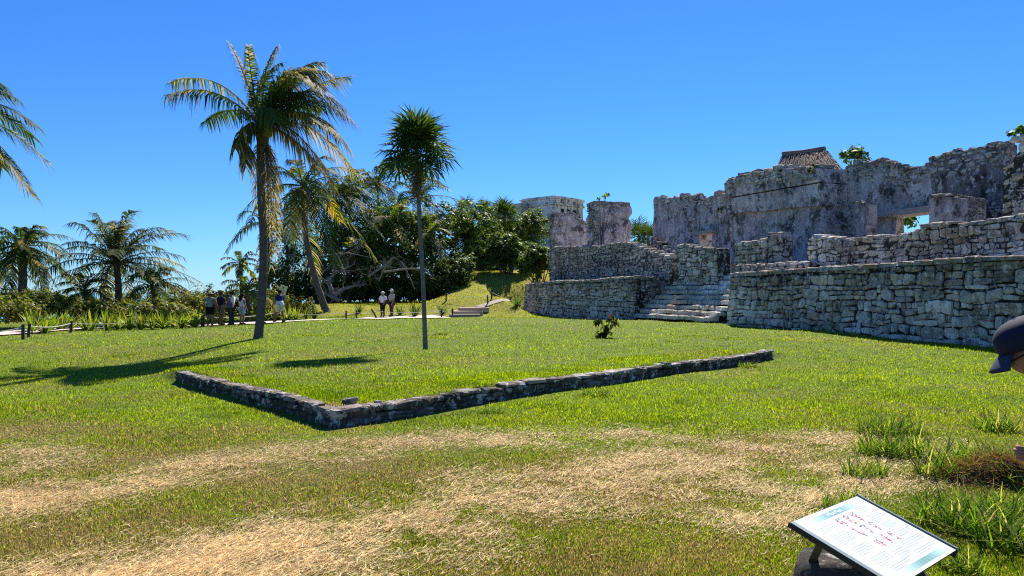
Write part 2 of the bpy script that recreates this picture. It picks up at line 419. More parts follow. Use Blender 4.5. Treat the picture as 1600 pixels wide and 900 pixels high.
def core(parent, name, u0, u1, zb, zt, mp, thick, mat, col=(.10, .095, .09), n=None, drop=.07):
    n = n or max(3, int(abs(u1-u0)/.4)); vs = []; fs = []
    for i in range(n+1):
        u = lerp(u0, u1, i/n); a, t = zb(u)-.25, zt(u)-drop
        vs += [mp(u, a, 0), mp(u, t, 0), mp(u, t, -thick), mp(u, a, -thick)]
    for i in range(n):
        k = i*4
        fs += [(k, k+4, k+5, k+1), (k+1, k+5, k+6, k+2), (k+2, k+6, k+7, k+3)]
    fs += [(0, 1, 2, 3), tuple(n*4+j for j in (3, 2, 1, 0))]
    mb = MB(); mb.add(vs, fs, col); return mb.build(name, mat, parent)
def block(mb, c, d, ax, R, col, jit=.04, bev=.12):
    """rounded rough block; ax = (ex, ey) horizontal unit axes"""
    ex, ey = ax; vs = []; hx, hy, hz = (x/2 for x in d)
    for z in (-1, 1):
        for x, y in ((-1+bev*2, -1), (1-bev*2, -1), (1, -1+bev*2), (1, 1-bev*2), (1-bev*2, 1), (-1+bev*2, 1), (-1, 1-bev*2), (-1, -1+bev*2)):
            k = 1
            p = Vector(c)+ex*(x*hx+R.uniform(-jit, jit))+ey*(y*hy+R.uniform(-jit, jit))
            p.z += z*hz*(.62)+R.uniform(-jit, jit)*.4; vs.append(p)
    top = []
    for x, y in ((-1+bev*2, -1), (1-bev*2, -1), (1, -1+bev*2), (1, 1-bev*2), (1-bev*2, 1), (-1+bev*2, 1), (-1, 1-bev*2), (-1, -1+bev*2)):
        p = Vector(c)+ex*(x*hx*.82+R.uniform(-jit, jit)*.5)+ey*(y*hy*.8+R.uniform(-jit, jit)*.5); p.z += hz+R.uniform(-jit, jit)*.35; top.append(p)
    vs += top; fs = [tuple(range(7, -1, -1)), tuple(range(16, 24))]
    for r_ in (0, 8):
        for i in range(8): fs.append((r_+i, r_+(i+1) % 8, r_+8+(i+1) % 8, r_+8+i))
    mb.add(vs, fs, col)

# ------------------------------------------------------------------ kerb wall round the raised lawn
R = random.Random(3)
kerb = empty('kerb_wall', (0, 0, 0), 0, 'low dark stone kerb wall edging the raised lawn in an L shape', 'wall')
def kerb_run(dirv, L, seed):
    R = random.Random(seed); d3 = Vector((dirv.x, dirv.y, 0)); nrm = Vector((dirv.y, -dirv.x, 0))
    if nrm.dot(Vector((0, -1, 0))) < 0: nrm = -nrm
    K0 = Vector((KX, KY, 0))
    def mp(u, z, o):
        p = K0+d3*u; return p+nrm*(o+.05*nz(u*.7, seed))+Vector((0, 0, z+.02*nz(u*.5, 9+seed)))
    g = lambda u: G((K0+d3*u+nrm*.35).x, (K0+d3*u+nrm*.35).y)
    zb = lambda u: g(u)-.05; zt = lambda u: g(u)+.20+.03*nz(u*1.3, seed*3.)
    core(kerb, 'core', 0, L, zb, zt, mp, .24, M['mortar'], (.08, .075, .07), drop=.08)
    cells = rubble_cells(0, L, zb, lambda u: zt(u)-.02, .27, .10, R)
    rubble(kerb, cells, mp, R, M['stone_dark'], (.17, .15, .13), .007, (.0, .03), .10, False, .35, 150)
    u = 0
    while u < L-.1:                                            # flat capping stones, sun on their tops worked into a lighter colour
        wd = min(R.uniform(.24, .52), L-u); zc = zt(u+wd/2)
        if R.random() > .04:
            mb = MB(); block(mb, mp(u+wd/2, zc-.01, -.10+R.uniform(-.02, .02)), (wd*.98, R.uniform(.2, .27), R.uniform(.05, .075)), (d3, nrm), R, stone_col(R, (.33, .30, .265), .35), .022, .10)
            mb.build('capping_stone', M['stone_dark'], kerb)
        u += wd
kerb_run(E1, L1, 1); kerb_run(E2, L2, 2)
for (a_, b_, sz_, lab) in ((.40, .24, (.19, .11, .075), 'wedge shaped loose stone lying near the corner of the kerb wall'), (.74, .10, (.085, .085, .08), 'small round pale loose stone lying on the kerb wall')):
    p = Vector((KX, KY))+E1*a_+E2*b_; mb = MB(); block(mb, (p.x, p.y, G(p.x, p.y)+sz_[2]/2+.01), sz_, (Vector((.9, .4, 0)).normalized(), Vector((-.4, .9, 0)).normalized()), R, (.34, .32, .30), .018, .2)
    tag(mb.build('loose_stone', M['stone']), lab, 'stone')

# ------------------------------------------------------------------ ruin: frame along the terrace front
EU = Vector((-.3287, .9445, 0)); EV = Vector((.9445, .3287, 0)); O3 = Vector((13.36, 19.2, 0))
def U(px, v=0):
    r = (px-800)/F; return (13.36+.9445*v-r*(19.2+.3287*v))/(.3287+.9445*r)
def dep(u, v=0): return 19.2+.3287*v+.9445*u
def PZ(px, py, v=0): return ZY(py, dep(U(px, v), v))
def RP(u, v, z): p = O3+EU*u+EV*v; return Vector((p.x, p.y, z))
def prof(pts, v, dz=0):
    """pixel profile -> function of u"""
    a = sorted((U(px, v), PZ(px, py, v)+dz) for px, py in pts); us = [x[0] for x in a]; zs = [x[1] for x in a]
    return lambda u: float(np.interp(u, us, zs))
def mpv(v, batter=0, z0=0, wav=.06):
    def f(u, z, o):
        p = O3+EU*u+EV*(v-o-batter*max(0, z0-z)+wav*nz(u*.35, z*.5, v)); return Vector((p.x, p.y, z))
    return f
def gz(v): return lambda u: G(*(O3+EU*u+EV*(v-.3)).xy)

uS0, uS1 = U(1143), U(998)                       # stair sides on the terrace front
# terrace floor
mb = MB(); fl = 2.38
def quad(u0, u1, v0, v1, z): mb.add([RP(u0, v0, z), RP(u0, v1, z), RP(u1, v1, z), RP(u1, v0, z)], [(0, 1, 2, 3)], (.34, .31, .27))
quad(-9, uS0, .3, 30, fl); quad(uS0, uS1, 2.7, 30, fl); quad(uS1, U(822)-.2, .3, 30, fl)
tag(mb.build('terrace_floor', M['sand']), 'bare earth floor on top of the stone terrace', kind='structure')

def front_wall(name, label, u0, u1, top, seed, su, sz, base, limit=300, v=0., batter=.10, copsize=(.35, .7)):
    R = random.Random(seed); w_ = empty(name, RP((u0+u1)/2, v, 0)*0, 0, label, 'wall'); zb = gz(v); m_ = mpv(v, batter, 2.5)
    core(w_, 'core', u0, u1, zb, top, m_, .5, M['mortar'], (.04, .037, .034), drop=.12)
    cells = rubble_cells(u0, u1, zb, lambda u: top(u)-.16, su, sz, R)
    def tone(c_, k):                                           # the top courses are a browner, lichen-grown stone
        uu = c_[0][0]; t = float(ss(.95, .25, top(uu)-c_[0][1]+.3*nz(uu*.6, seed)))
        return (k[0]*(1-.42*t), k[1]*(1-.47*t), k[2]*(1-.55*t))
    key = lambda c_: dep(c_[0][0])+(100 if c_[0][0] < 0 else 0)
    rubble(w_, cells, m_, R, M['stone'], base, .02, (.03, .10), .14, False, .36, limit, key, tone)
    u = u0
    while u < u1-.15:
        wd = min(R.uniform(*copsize), u1-u); mb = MB()
        block(mb, m_(u+wd/2, top(u+wd/2)-.05, -.17+R.uniform(-.03, .05)), (wd*.97, R.uniform(.42, .6), R.uniform(.16, .26)), (EU, EV), R, stone_col(R, (.46, .40, .33), .25), .04, .10)
        mb.build('capping_stone', M['stone'], w_); u += wd
    return w_
front_wall('terrace_wall', 'tall grey rubble terrace wall right of the stone stairway', -7, uS0, prof([(1640, 397), (1600, 400), (1520, 403), (1380, 413), (1150, 428), (1130, 430)], 0), 21, .46, .27, (.66, .595, .52))
front_wall('terrace_wall', 'low sloping rubble terrace wall left of the stone stairway', uS1, U(822), prof([(1070, 425), (1035, 430), (960, 434), (930, 438), (880, 439), (822, 444)], 0), 22, .47, .26, (.58, .53, .465), 270)

# end faces of the two terrace walls towards the stair
def end_face(parent, u, v0, v1, zt, seed, sgn):
    R = random.Random(seed)
    def m_(a, z, o): p = O3+EU*(u-o*sgn)+EV*a; return Vector((p.x, p.y, z))
    core(parent, 'core', v0, v1, lambda a: 0, zt, m_, .4, M['mortar'], (.10, .095, .09))
    rubble(parent, rubble_cells(v0, v1, lambda a: .05, zt, .45, .25, R), m_, R, M['stone'], (.36, .36, .36), .02, (.02, .06), .12, False, .3)
walls = [o for o in C.objects if o.name.startswith('terrace_wall')]
end_face(walls[1], uS1+.05, .1, 2.9, lambda a: 2.42, 5, 1)

# stairway
R = random.Random(8)
stair = empty('stone_stairway', (0, 0, 0), 0, 'broad uneven stairway of pale stone blocks climbing the terrace', 'stairs')
NS = 9
for k in range(NS):
    zt = .30+(2.36-.22)*(k+1)/NS-.02; v0 = -.25+k*.31; u = uS0-(.0 if k > 1 else -1.2); end = uS1+.02
    while u < end-.1:
        wd = min(R.uniform(.35, .75), end-u); sag = .05*nz(u*.55, k*3.3)+R.uniform(-.02, .02); mb = MB()
        block(mb, RP(u+wd/2, v0+.25+R.uniform(-.04, .04), zt-.12+sag), (wd*.96, .52, .25), (EU, EV), R, stone_col(R, (.85, .79, .70), .15), .03, .06)
        mb.build('step_stone', M['pale_stone'], stair); u += wd
for k in range(4):
    zt = 2.52+.17*k; v0 = 2.45+k*.32; u = U(1156, v0); end = U(1036, v0)
    while u < end-.1:
        wd = min(R.uniform(.35, .7), end-u); mb = MB(); block(mb, RP(u+wd/2, v0+.25, zt-.12+R.uniform(-.02, .02)), (wd*.96, .52, .24), (EU, EV), R, stone_col(R, (.80, .74, .65), .18), .03, .06); mb.build('step_stone', M['pale_stone'], stair); u += wd
mb = MB()
for k in range(NS): mb.box(RP((uS0+uS1)/2, .35+k*.31+.9, .10+(2.1)*(k+1)/NS/2), (uS1-uS0-.1, 1.6, 2.1*(k+1)/NS), math.atan2(EU.y, EU.x), (.12, .11, .10))
mb.build('fill', M['mortar'], stair)

# upper walls on the terrace (rubble)
def upper_wall(name, label, px0, px1, v, top, seed, su, sz, base, zb=2.3, limit=280, thick=.7, cop=True, cat='wall'):
    R = random.Random(seed); w_ = empty(name, (0, 0, 0), 0, label, cat); u0, u1 = U(px0, v), U(px1, v); m_ = mpv(v, 0, 0, .05)
    tp = prof(top, v); zbf = lambda u: zb
    core(w_, 'core', u0, u1, zbf, tp, m_, thick, M['mortar'], (.075, .068, .06), drop=.10)
    rubble(w_, rubble_cells(u0, u1, zbf, lambda u: tp(u)-.05, su, sz, R), m_, R, M['stone'], base, .016, (.0, .05), .13, False, .34, limit)
    def me_(a, z, o): p = O3+EU*(u0+.03-o)+EV*a; return Vector((p.x, p.y, z))         # end towards the viewer
    rubble(w_, rubble_cells(v-.02, v+thick, lambda a: zb, lambda a: tp(u0)-.06, .36, .22, R), me_, R, M['stone'], base, .016, (.0, .05), .12, False, .3)
    if cop:
        u = u0
        while u < u1-.1:
            wd = min(R.uniform(.3, .6), u1-u)
            if R.random() < .85:
                mb = MB(); block(mb, m_(u+wd/2, tp(u+wd/2)-.04, -thick*.45), (wd*.96, thick*R.uniform(.8, 1.05), R.uniform(.12, .24)), (EU, EV), R, stone_col(R, base, .25), .04, .1)
                mb.build('capping_stone', M['stone'], w_)
            u += wd
    return w_
gb = (.64, .58, .50)
upper_wall('upper_wall', 'long low rubble wall on the terrace left of the stair top', 1046, 862, 1.7, [(1046, 402), (1010, 390), (985, 380), (960, 380), (930, 385), (862, 386)], 31, .40, .21, (.52, .47, .41))
upper_wall('stub_wall', 'short rubble wall pier standing at the head of the stairway', 1122, 1058, 1.9, [(1122, 386), (1085, 388), (1070, 383), (1058, 384)], 32, .36, .22, gb, 2.0)
upper_wall('stub_wall', 'short rubble wall stepping up to a plastered post', 1198, 1149, 1.9, [(1198, 372), (1180, 378), (1149, 380)], 33, .34, .2, gb, 2.1)
upper_wall('stub_wall', 'square plastered stone post beside the parapet gap', 1223, 1199, 1.9, [(1223, 366), (1210, 362), (1199, 364)], 34, .5, .3, (.56, .51, .47), 2.2, 280, .5)
upper_wall('parapet_wall', 'long rubble parapet on top of the terrace rising towards the palace tower', 1660, 1262, 1.5, [(1660, 330), (1590, 336), (1545, 344), (1500, 350), (1490, 346), (1440, 352), (1415, 362), (1410, 367), (1345, 369), (1340, 375), (1290, 371), (1280, 366), (1262, 370)], 35, .42, .19, (.68, .615, .54), 2.3, 290)
upper_wall('low_kerb', 'low row of blocks on the terrace floor in the parapet gap', 1262, 1150, 1.0, [(1262, 409), (1222, 411), (1150, 416)], 36, .5, .2, (.52, .48, .43), 2.2)

# ---- palace (plastered)
def slab(parent, name, u0, u1, v, zb, top, thick, seed, rag=.34, mat='plaster', du=.22, dz=.24, amp=.09):
    """plaster wall body with uneven faces and ragged top"""
    nu = max(2, int(abs(u1-u0)/du)); us = [lerp(u0, u1, i/nu) for i in range(nu+1)]; vs, fs = [], []
    nzr = max(2, int((np.mean([top(u) for u in us])-zb)/dz))
    for side in (0, 1):
        for i, u in enumerate(us):
            T = top(u)+rag*nz(u*2.3, seed, side*.3)+rag*.6*nz(u*6.1, seed+3)-rag*1.6*max(0, nz(u*.9, seed+8)-.15)
            for j in range(nzr+1):
                z = zb+(T-zb)*j/nzr; o = amp*nz(u*.9, z*.9, seed)+amp*.5*nz(u*2.7, z*2.7, seed+5)
                vs.append(RP(u, v+(thick if side else 0)+o*(1 if side else -1), z))
    w_ = nzr+1; n = (nu+1)*w_
    for i in range(nu):
        for j in range(nzr):
            a = i*w_+j; fs.append((a, a+w_, a+w_+1, a+1)); fs.append((n+a, n+a+1, n+a+w_+1, n+a+w_))
        a = i*w_+nzr; fs.append((a, a+w_, n+a+w_, n+a))
    for j in range(nzr):
        fs.append((j, j+1, n+j+1, n+j)); a = nu*w_+j; fs.append((a, n+a, n+a+1, a+1))
    mb = MB(); mb.add(vs, fs, (.4, .37, .36)); return mb.build(name, M[mat], parent, False)
def topstones(parent, u0, u1, v, top, thick, R, base=(.48, .425, .38), sz=(.18, .55), hz=(.10, .36), skip=.2):
    u = u0
    while u < u1-.1:
        wd = min(R.uniform(*sz), u1-u)
        if R.random() > skip:
            mb = MB(); block(mb, RP(u+wd/2, v+thick*R.uniform(.25, .6), top(u+wd/2)+R.uniform(-.10, .10)), (wd*.95, thick*R.uniform(.6, 1.0), R.uniform(*hz)), (EU, EV), R, stone_col(R, base, .3), .04, .12)
            mb.build('stone', M['stone'], parent)
        u += wd
def patches(parent, u0, u1, v, top, seed, dens=.33, limit=150, zlow=2.6):
    R = random.Random(seed); m_ = mpv(v+.02, 0, 0, 0)
    cells = [c_ for c_ in rubble_cells(u0, u1, lambda u: zlow, lambda u: top(u)-.5, .34, .19, R) if nz(c_[0][0]*.7, c_[0][1]*.8, seed) > .55-dens]
    rubble(parent, cells, m_, R, M['stone'], (.62, .555, .50), .02, (-.03, .045), .14, False, .4, limit)
def topband(parent, u0, u1, v, top, hgt, seed, base=(.56, .50, .45), su=.36, sz=.19, limit=120):
    R = random.Random(seed); m_ = mpv(v-.01, 0, 0, 0)
    cells = rubble_cells(u0, u1, lambda u: top(u)-hgt*(.55+.6*abs(nz(u*.5, seed))), lambda u: top(u)+.02, su, sz, R)
    cells = [c_ for c_ in cells if R.random() < .84]
    rubble(parent, cells, m_, R, M['stone'], base, .02, (-.01, .05), .14, False, .35, limit)
palace = empty('palace_ruin', (0, 0, 0), 0, 'roofless grey plastered palace ruin with ragged wall tops above the terrace', 'ruin')
R = random.Random(55); Bs = 2.2
# far wing, left of the projecting block
vA = 5.6; tA = prof([(1140, 303), (1113, 306), (1098, 316), (1092, 305), (1068, 308), (1050, 310), (1030, 310), (1021, 313)], vA)
d0, d1 = U(1112, vA), U(1093, vA)
slab(palace, 'wall', U(1142, vA), d0, vA, Bs, tA, .45, 1); slab(palace, 'wall', d1, U(1021, vA), vA, Bs, tA, .45, 2)
zl = PZ(1110, 364, vA); slab(palace, 'wall', d0+.003, d1-.003, vA, zl+.14, tA, .45, 3, amp=.03)
mb = MB(); mb.box(RP((d0+d1)/2, vA+.2, zl+.05), (d1-d0+.9, 1.1, .17), math.atan2(EU.y, EU.x), (.40, .34, .28), .02); mb.build('lintel', M['wood'], palace)
topband(palace, U(1142, vA), U(1021, vA), vA, tA, .9, 71); topstones(palace, U(1142, vA), U(1021, vA), vA, tA, .55, R)
# projecting block with two mouldings
vB = 5.0; uB0, uB1 = U(1285, vB), U(1143, vB)
m1 = prof([(1285, 322), (1220, 328), (1143, 336)], vB); m2 = prof([(1285, 285), (1220, 296), (1143, 309)], vB)
tB = prof([(1285, 262), (1250, 264), (1200, 268), (1160, 276), (1152, 281), (1115, 292), (1112, 306)], vB)
def mm(f): return float(np.mean([f(lerp(uB0, uB1, i/8)) for i in range(9)]))
slab(palace, 'wall', uB0, uB1, vB, Bs, lambda u: m1(u)+.05, 1.3, 11, 0)
def band(vv, lo, hi, seed, u0=uB0-.12, u1=uB1+.12, rag=0):
    nu = int((u1-u0)/.22); vs, fs = [], []
    for i in range(nu+1):
        u = lerp(u0, u1, i/nu)
        for j in range(6):
            z = lerp(lo(u), hi(u)+rag*nz(u*3, seed), j/5); vs.append(RP(u, vv-.04*nz(u, z, seed)-.05*(j/5), z))
        vs += [RP(u, vB+1.28, lerp(lo(u), hi(u), 1)), RP(u, vB+1.28, lo(u))]
    for i in range(nu):
        for j in range(8): a = i*8+j; b_ = i*8+(j+1) % 8; fs.append((a, a+8, b_+8, b_))
    fs += [tuple(range(8)), tuple(nu*8+j for j in range(7, -1, -1))]
    mb = MB(); mb.add(vs, fs, (.4, .37, .36)); return mb.build('cornice_band', M['plaster'], palace)
band(vB-.20, lambda u: m1(u)+.03, lambda u: m2(u)-.06, 12); band(vB-.30, lambda u: m2(u)+.0, lambda u: tB(u)-.05, 13, rag=.12)
topband(palace, uB0, uB1, vB-.33, tB, .7, 72); topstones(palace, uB0-.1, uB1, vB-.2, tB, 1.0, R, skip=.1)
u0, u1 = U(1197, vB), U(1153, vB); slab(palace, 'roof_slab', u0, u1, vB, PZ(1175, 272, vB), prof([(1197, 265), (1153, 271)], vB), .8, 17, .04, 'stone_dark')
patches(palace, uB0, uB1, vB, m1, 91, .28); patches(palace, U(1142, vA), d0, vA, tA, 92); patches(palace, d1, U(1021, vA), vA, tA, 93, .36)
# main back wall with doorway
vC = 6.3; tC = prof([(1590, 224), (1574, 224), (1560, 226), (1520, 234), (1490, 238), (1460, 246), (1445, 256), (1440, 262), (1405, 264), (1398, 258), (1385, 254), (1340, 256), (1325, 262), (1316, 268)], vC)
h0, h1 = U(1455, vC), U(1412, vC+.4); zl = PZ(1433, 333, vC)
slab(palace, 'wall', U(1578, vC), h0, vC, Bs, tC, .40, 21, .22, 'sooty_plaster'); slab(palace, 'wall', h1, U(1316, vC), vC, Bs, tC, .40, 22)
slab(palace, 'wall', h0+.003, h1-.003, vC, zl+.16, tC, .40, 23, amp=.03)
mb = MB(); mb.box(RP((h0+h1)/2+.3, vC+.1, zl+.07), (h1-h0+1.5, 1.1, .2), math.atan2(EU.y, EU.x), (.36, .32, .28), .02); mb.build('lintel', M['wood'], palace)
topband(palace, U(1578, vC), U(1316, vC), vC, tC, 1.0, 73, limit=200); topstones(palace, U(1578, vC), U(1316, vC), vC, tC, .5, R, skip=.1)
patches(palace, U(1578, vC), h0, vC, tC, 94, .30); patches(palace, h1, U(1316, vC), vC, tC, 95, .42); patches(palace, h0, h1, vC, tC, 96, .5, 60, zl+.3)
# side return of the block, then the return of the main wall at its right end
def crosswall(parent, u, v0, v1, zb, top, thick, seed):
    n = 8; vs, fs = [], []
    for sd in (0, 1):
        for i in range(n+1):
            a = lerp(v0, v1, i/n)
            for j in range(13):
                z = lerp(zb, top(a)+.08*nz(a*3, seed), j/12); p = O3+EU*(u+sd*thick+.05*nz(a, z, seed)*(1-2*sd)*-1)+EV*a; vs.append((p.x, p.y, z))
    N = (n+1)*13
    for i in range(n):
        for j in range(12): a = i*13+j; fs += [(a, a+1, a+14, a+13), (N+a, N+a+13, N+a+14, N+a+1)]
        a = i*13+12; fs.append((a, N+a, N+a+13, a+13))
    for j in range(12): fs.append((j, N+j, N+j+1, j+1)); a = n*13+j; fs.append((a, a+1, N+a+1, N+a))
    mb = MB(); mb.add(vs, fs, (.4, .37, .36)); return mb.build('wall', M['plaster'], parent)
crosswall(palace, uB0-.02, vB+.02, vC+.1, Bs, lambda a: tB(uB0)-.1, .8, 31)
crosswall(palace, U(1021, vA)-.8, vA+.8, vA+5, Bs, lambda a: tA(U(1025, vA)), .8, 32)
crosswall(palace, U(1578, vC)+.05, vC+.85, vC+5, Bs, lambda a: tC(U(1570, vC))-.3, .8, 33)

# free-standing pieces
def pillar(name, label, px0, px1, v, pytop, seed, thick, mat='plaster', zb=2.2, stones=True, cat='pillar'):
    o = empty(name, (0, 0, 0), 0, label, cat); u0, u1 = U(px0, v), U(px1, v); tp = prof([(px0, pytop[0]), ((px0+px1)/2, pytop[1]), (px1, pytop[2])], v)
    slab(o, 'shaft', u0, u1, v, zb, tp, thick, seed, .06, mat, .2, .25, .05)
    RR = random.Random(seed); topstones(o, u0, u1, v, tp, thick, RR, (.33, .31, .30), (.25, .45), (.1, .18), .05)
    if stones:
        def me_(a, z, oo): p = O3+EU*(u0+.0-oo)+EV*a; return Vector((p.x, p.y, z))
        rubble(o, rubble_cells(v, v+thick, lambda a: zb, lambda a: tp(u0), .34, .2, RR), me_, RR, M['stone'], (.36, .34, .33), .02, (.0, .05), .12, False, .3)
    return o
vP = 4.2
def pillar2(name, label, pxl, pxr, v, ptop, seed, edge):
    """pier whose broad face looks at the viewer: spans in v, its narrow rubble end looks left"""
    u = U(pxl, v); o = empty(name, (0, 0, 0), 0, label, 'pillar')
    def vat(px):
        lo, hi = v, v+12
        for _ in range(40):
            md = (lo+hi)/2; p = O3+EU*u+EV*md
            if 800+F*p.x/p.y < px: lo = md
            else: hi = md
        return lo
    v1 = vat(pxr); d = dep(u, v); tl = ZY(ptop[0], d); tm = ZY(ptop[1], d); tr = ZY(ptop[2], d+.3)
    top = lambda a: float(np.interp(a, [v, (v+v1)/2, v1], [tl, tm, tr]))
    n = 10; rows = 16; vs, fs = [], []; th = 1.0
    for sd in (0, 1):
        for i in range(n+1):
            a = lerp(v, v1, i/n)
            for j in range(rows+1):
                z = lerp(2.2, top(a)+.22*nz(a*2.2, seed), j/rows); p = O3+EU*(u+sd*th+.14*nz(a*1.5, z*1.5, seed+sd))+EV*(a+(.34*nz(z*1.7, seed)+.16*nz(z*5, seed) if i in (0, n) else 0)); vs.append((p.x, p.y, z))
    w_ = rows+1; N = (n+1)*w_
    for i in range(n):
        for j in range(rows): a = i*w_+j; fs += [(a, a+1, a+w_+1, a+w_), (N+a, N+a+w_, N+a+w_+1, N+a+1)]
        a = i*w_+rows; fs.append((a, N+a, N+a+w_, a+w_))
    for j in range(rows): fs.append((j, N+j, N+j+1, j+1)); a = n*w_+j; fs.append((a, a+1, N+a+1, N+a))
    mb = MB(); mb.add(vs, fs); mb.build('shaft', M['plaster'], o)
    RR = random.Random(seed)
    def mu(a, z, oo): p = O3+EU*(u-oo)+EV*a; return Vector((p.x, p.y, z))
    rubble(o, rubble_cells(v-.05, v+edge, lambda a: 2.3, lambda a: tl, .34, .22, RR), mu, RR, M['stone'], (.33, .32, .30), .03, (-.02, .10), .15, False, .4)
    rubble(o, rubble_cells(v, v1, lambda a: top(a)-.25, lambda a: top(a)+.04, .4, .16, RR), mu, RR, M['stone'], (.36, .34, .33), .02, (.0, .05), .2, False, .3)
    m_ = mpv(v, 0, 0, .1); rubble(o, rubble_cells(u, u+th, lambda a: 2.3, lambda a: tl, .4, .22, RR), m_, RR, M['stone'], (.33, .32, .30), .03, (-.02, .10), .15, False, .4)
    return o
pillar2('ruined_pier', 'ruined plastered pier with a jagged dark left edge below the far temple', 866, 921, 2.6, (335, 330, 352), 41, .6)
pillar2('ruined_pier', 'tall blocky plastered pier with a small plant growing on top', 927, 985, 3.0, (315, 314, 316), 42, .45)
pillar('round_column', 'slim pale column stub standing before the palace back wall', 1354, 1336, 4.6, (319, 318, 320), 43, .55, stones=False, cat='column')
pillar('stone_pier', 'square rubble pier beside the open doorway of the palace', 1511, 1452, 4.4, (310, 307, 310), 44, .9)
upper_wall('tower_pier', 'tall stacked stone pier rising at the edge of the palace', 1680, 1567, 2.6, [(1680, 196), (1600, 212), (1590, 215), (1588, 238), (1580, 240), (1578, 262), (1567, 272)], 45, .45, .22, (.68, .61, .53), 2.3, 290, 1.2, cat='pier')
upper_wall('stub_wall', 'low reddish wall stub left of the palace far corner', 1052, 1018, 3.6, [(1052, 396), (1035, 384), (1018, 370)], 46, .4, .25, (.42, .36, .33), 2.3)

# ------------------------------------------------------------------ thatched shelter behind the palace front
def thatch_roof():
    v = 7.6; o = empty('thatched_shelter', (0, 0, 0), 0, 'brown palm thatch hip roof sheltering part of the palace', 'roof'); RR = random.Random(4)
    def P(px, py, vv): u = U(px, vv); return RP(u, vv, PZ(px, py, vv))
    r0, r1 = P(1288, 233, v+1.6), P(1224, 241, v+1.6)
    e = [P(1318, 267, v), P(1203, 270, v), P(1190, 271, v+3.4), P(1312, 266, v+3.4)]
    zl = min(q.z for q in e)-.05
    for q in e: q.z = zl
    faces = [(e[0], e[1], r1, r0), (e[2], e[3], r0, r1), (e[3], e[0], r0, r0), (e[1], e[2], r1, r1)]
    mb = MB()
    for a, b_, c_, d_ in faces: mb.add([a, b_, c_, d_] if c_ != d_ else [a, b_, c_], [(0, 1, 2, 3) if c_ != d_ else (0, 1, 2)], (.13, .09, .07))
    mb.build('thatch_base', M['bark'], o)
    mb = MB()
    for a, b_, c_, d_ in faces:
        nrm = (b_-a).cross(d_-a if d_ != a else c_-a).normalized()
        if nrm.z < 0: nrm = -nrm
        for row in range(12):
            f0 = row/12
            for k in range(int(90*(1-.6*f0))):
                s_ = RR.random(); lo = a.lerp(b_, s_); hi = d_.lerp(c_, s_); p = lo.lerp(hi, min(.99, f0+.10+RR.uniform(0, .06))); q = lo.lerp(hi, max(-.06, f0-.05+RR.uniform(-.05, .03)))
                sd = (b_-a).normalized()*RR.uniform(.02, .05); q = q+sd*RR.uniform(-3, 3)+nrm*RR.uniform(.03, .10); kx = RR.uniform(.6, 1.4)
                mb.add([p-sd+nrm*.02, p+sd+nrm*.02, q+sd*.4, q-sd*.4], [(0, 1, 2, 3)], (.24*kx, .175*kx, .135*kx))
    tag(mb.build('thatch', M['bark'], o), kind='stuff')
    mb = MB(); mb.tube([r0+Vector((0, 0, .04)), (r0+r1)/2+Vector((0, 0, -.02)), r1+Vector((0, 0, .04))], .13, 8, (.2, .15, .12), rough=.15); mb.build('ridge', M['bark'], o)
    for q in e: mb = MB(); mb.tube([Vector((q.x, q.y, 2.3)), q], .09, 7, (.2, .16, .12)); mb.build('post', M['bark'], o)
thatch_roof()

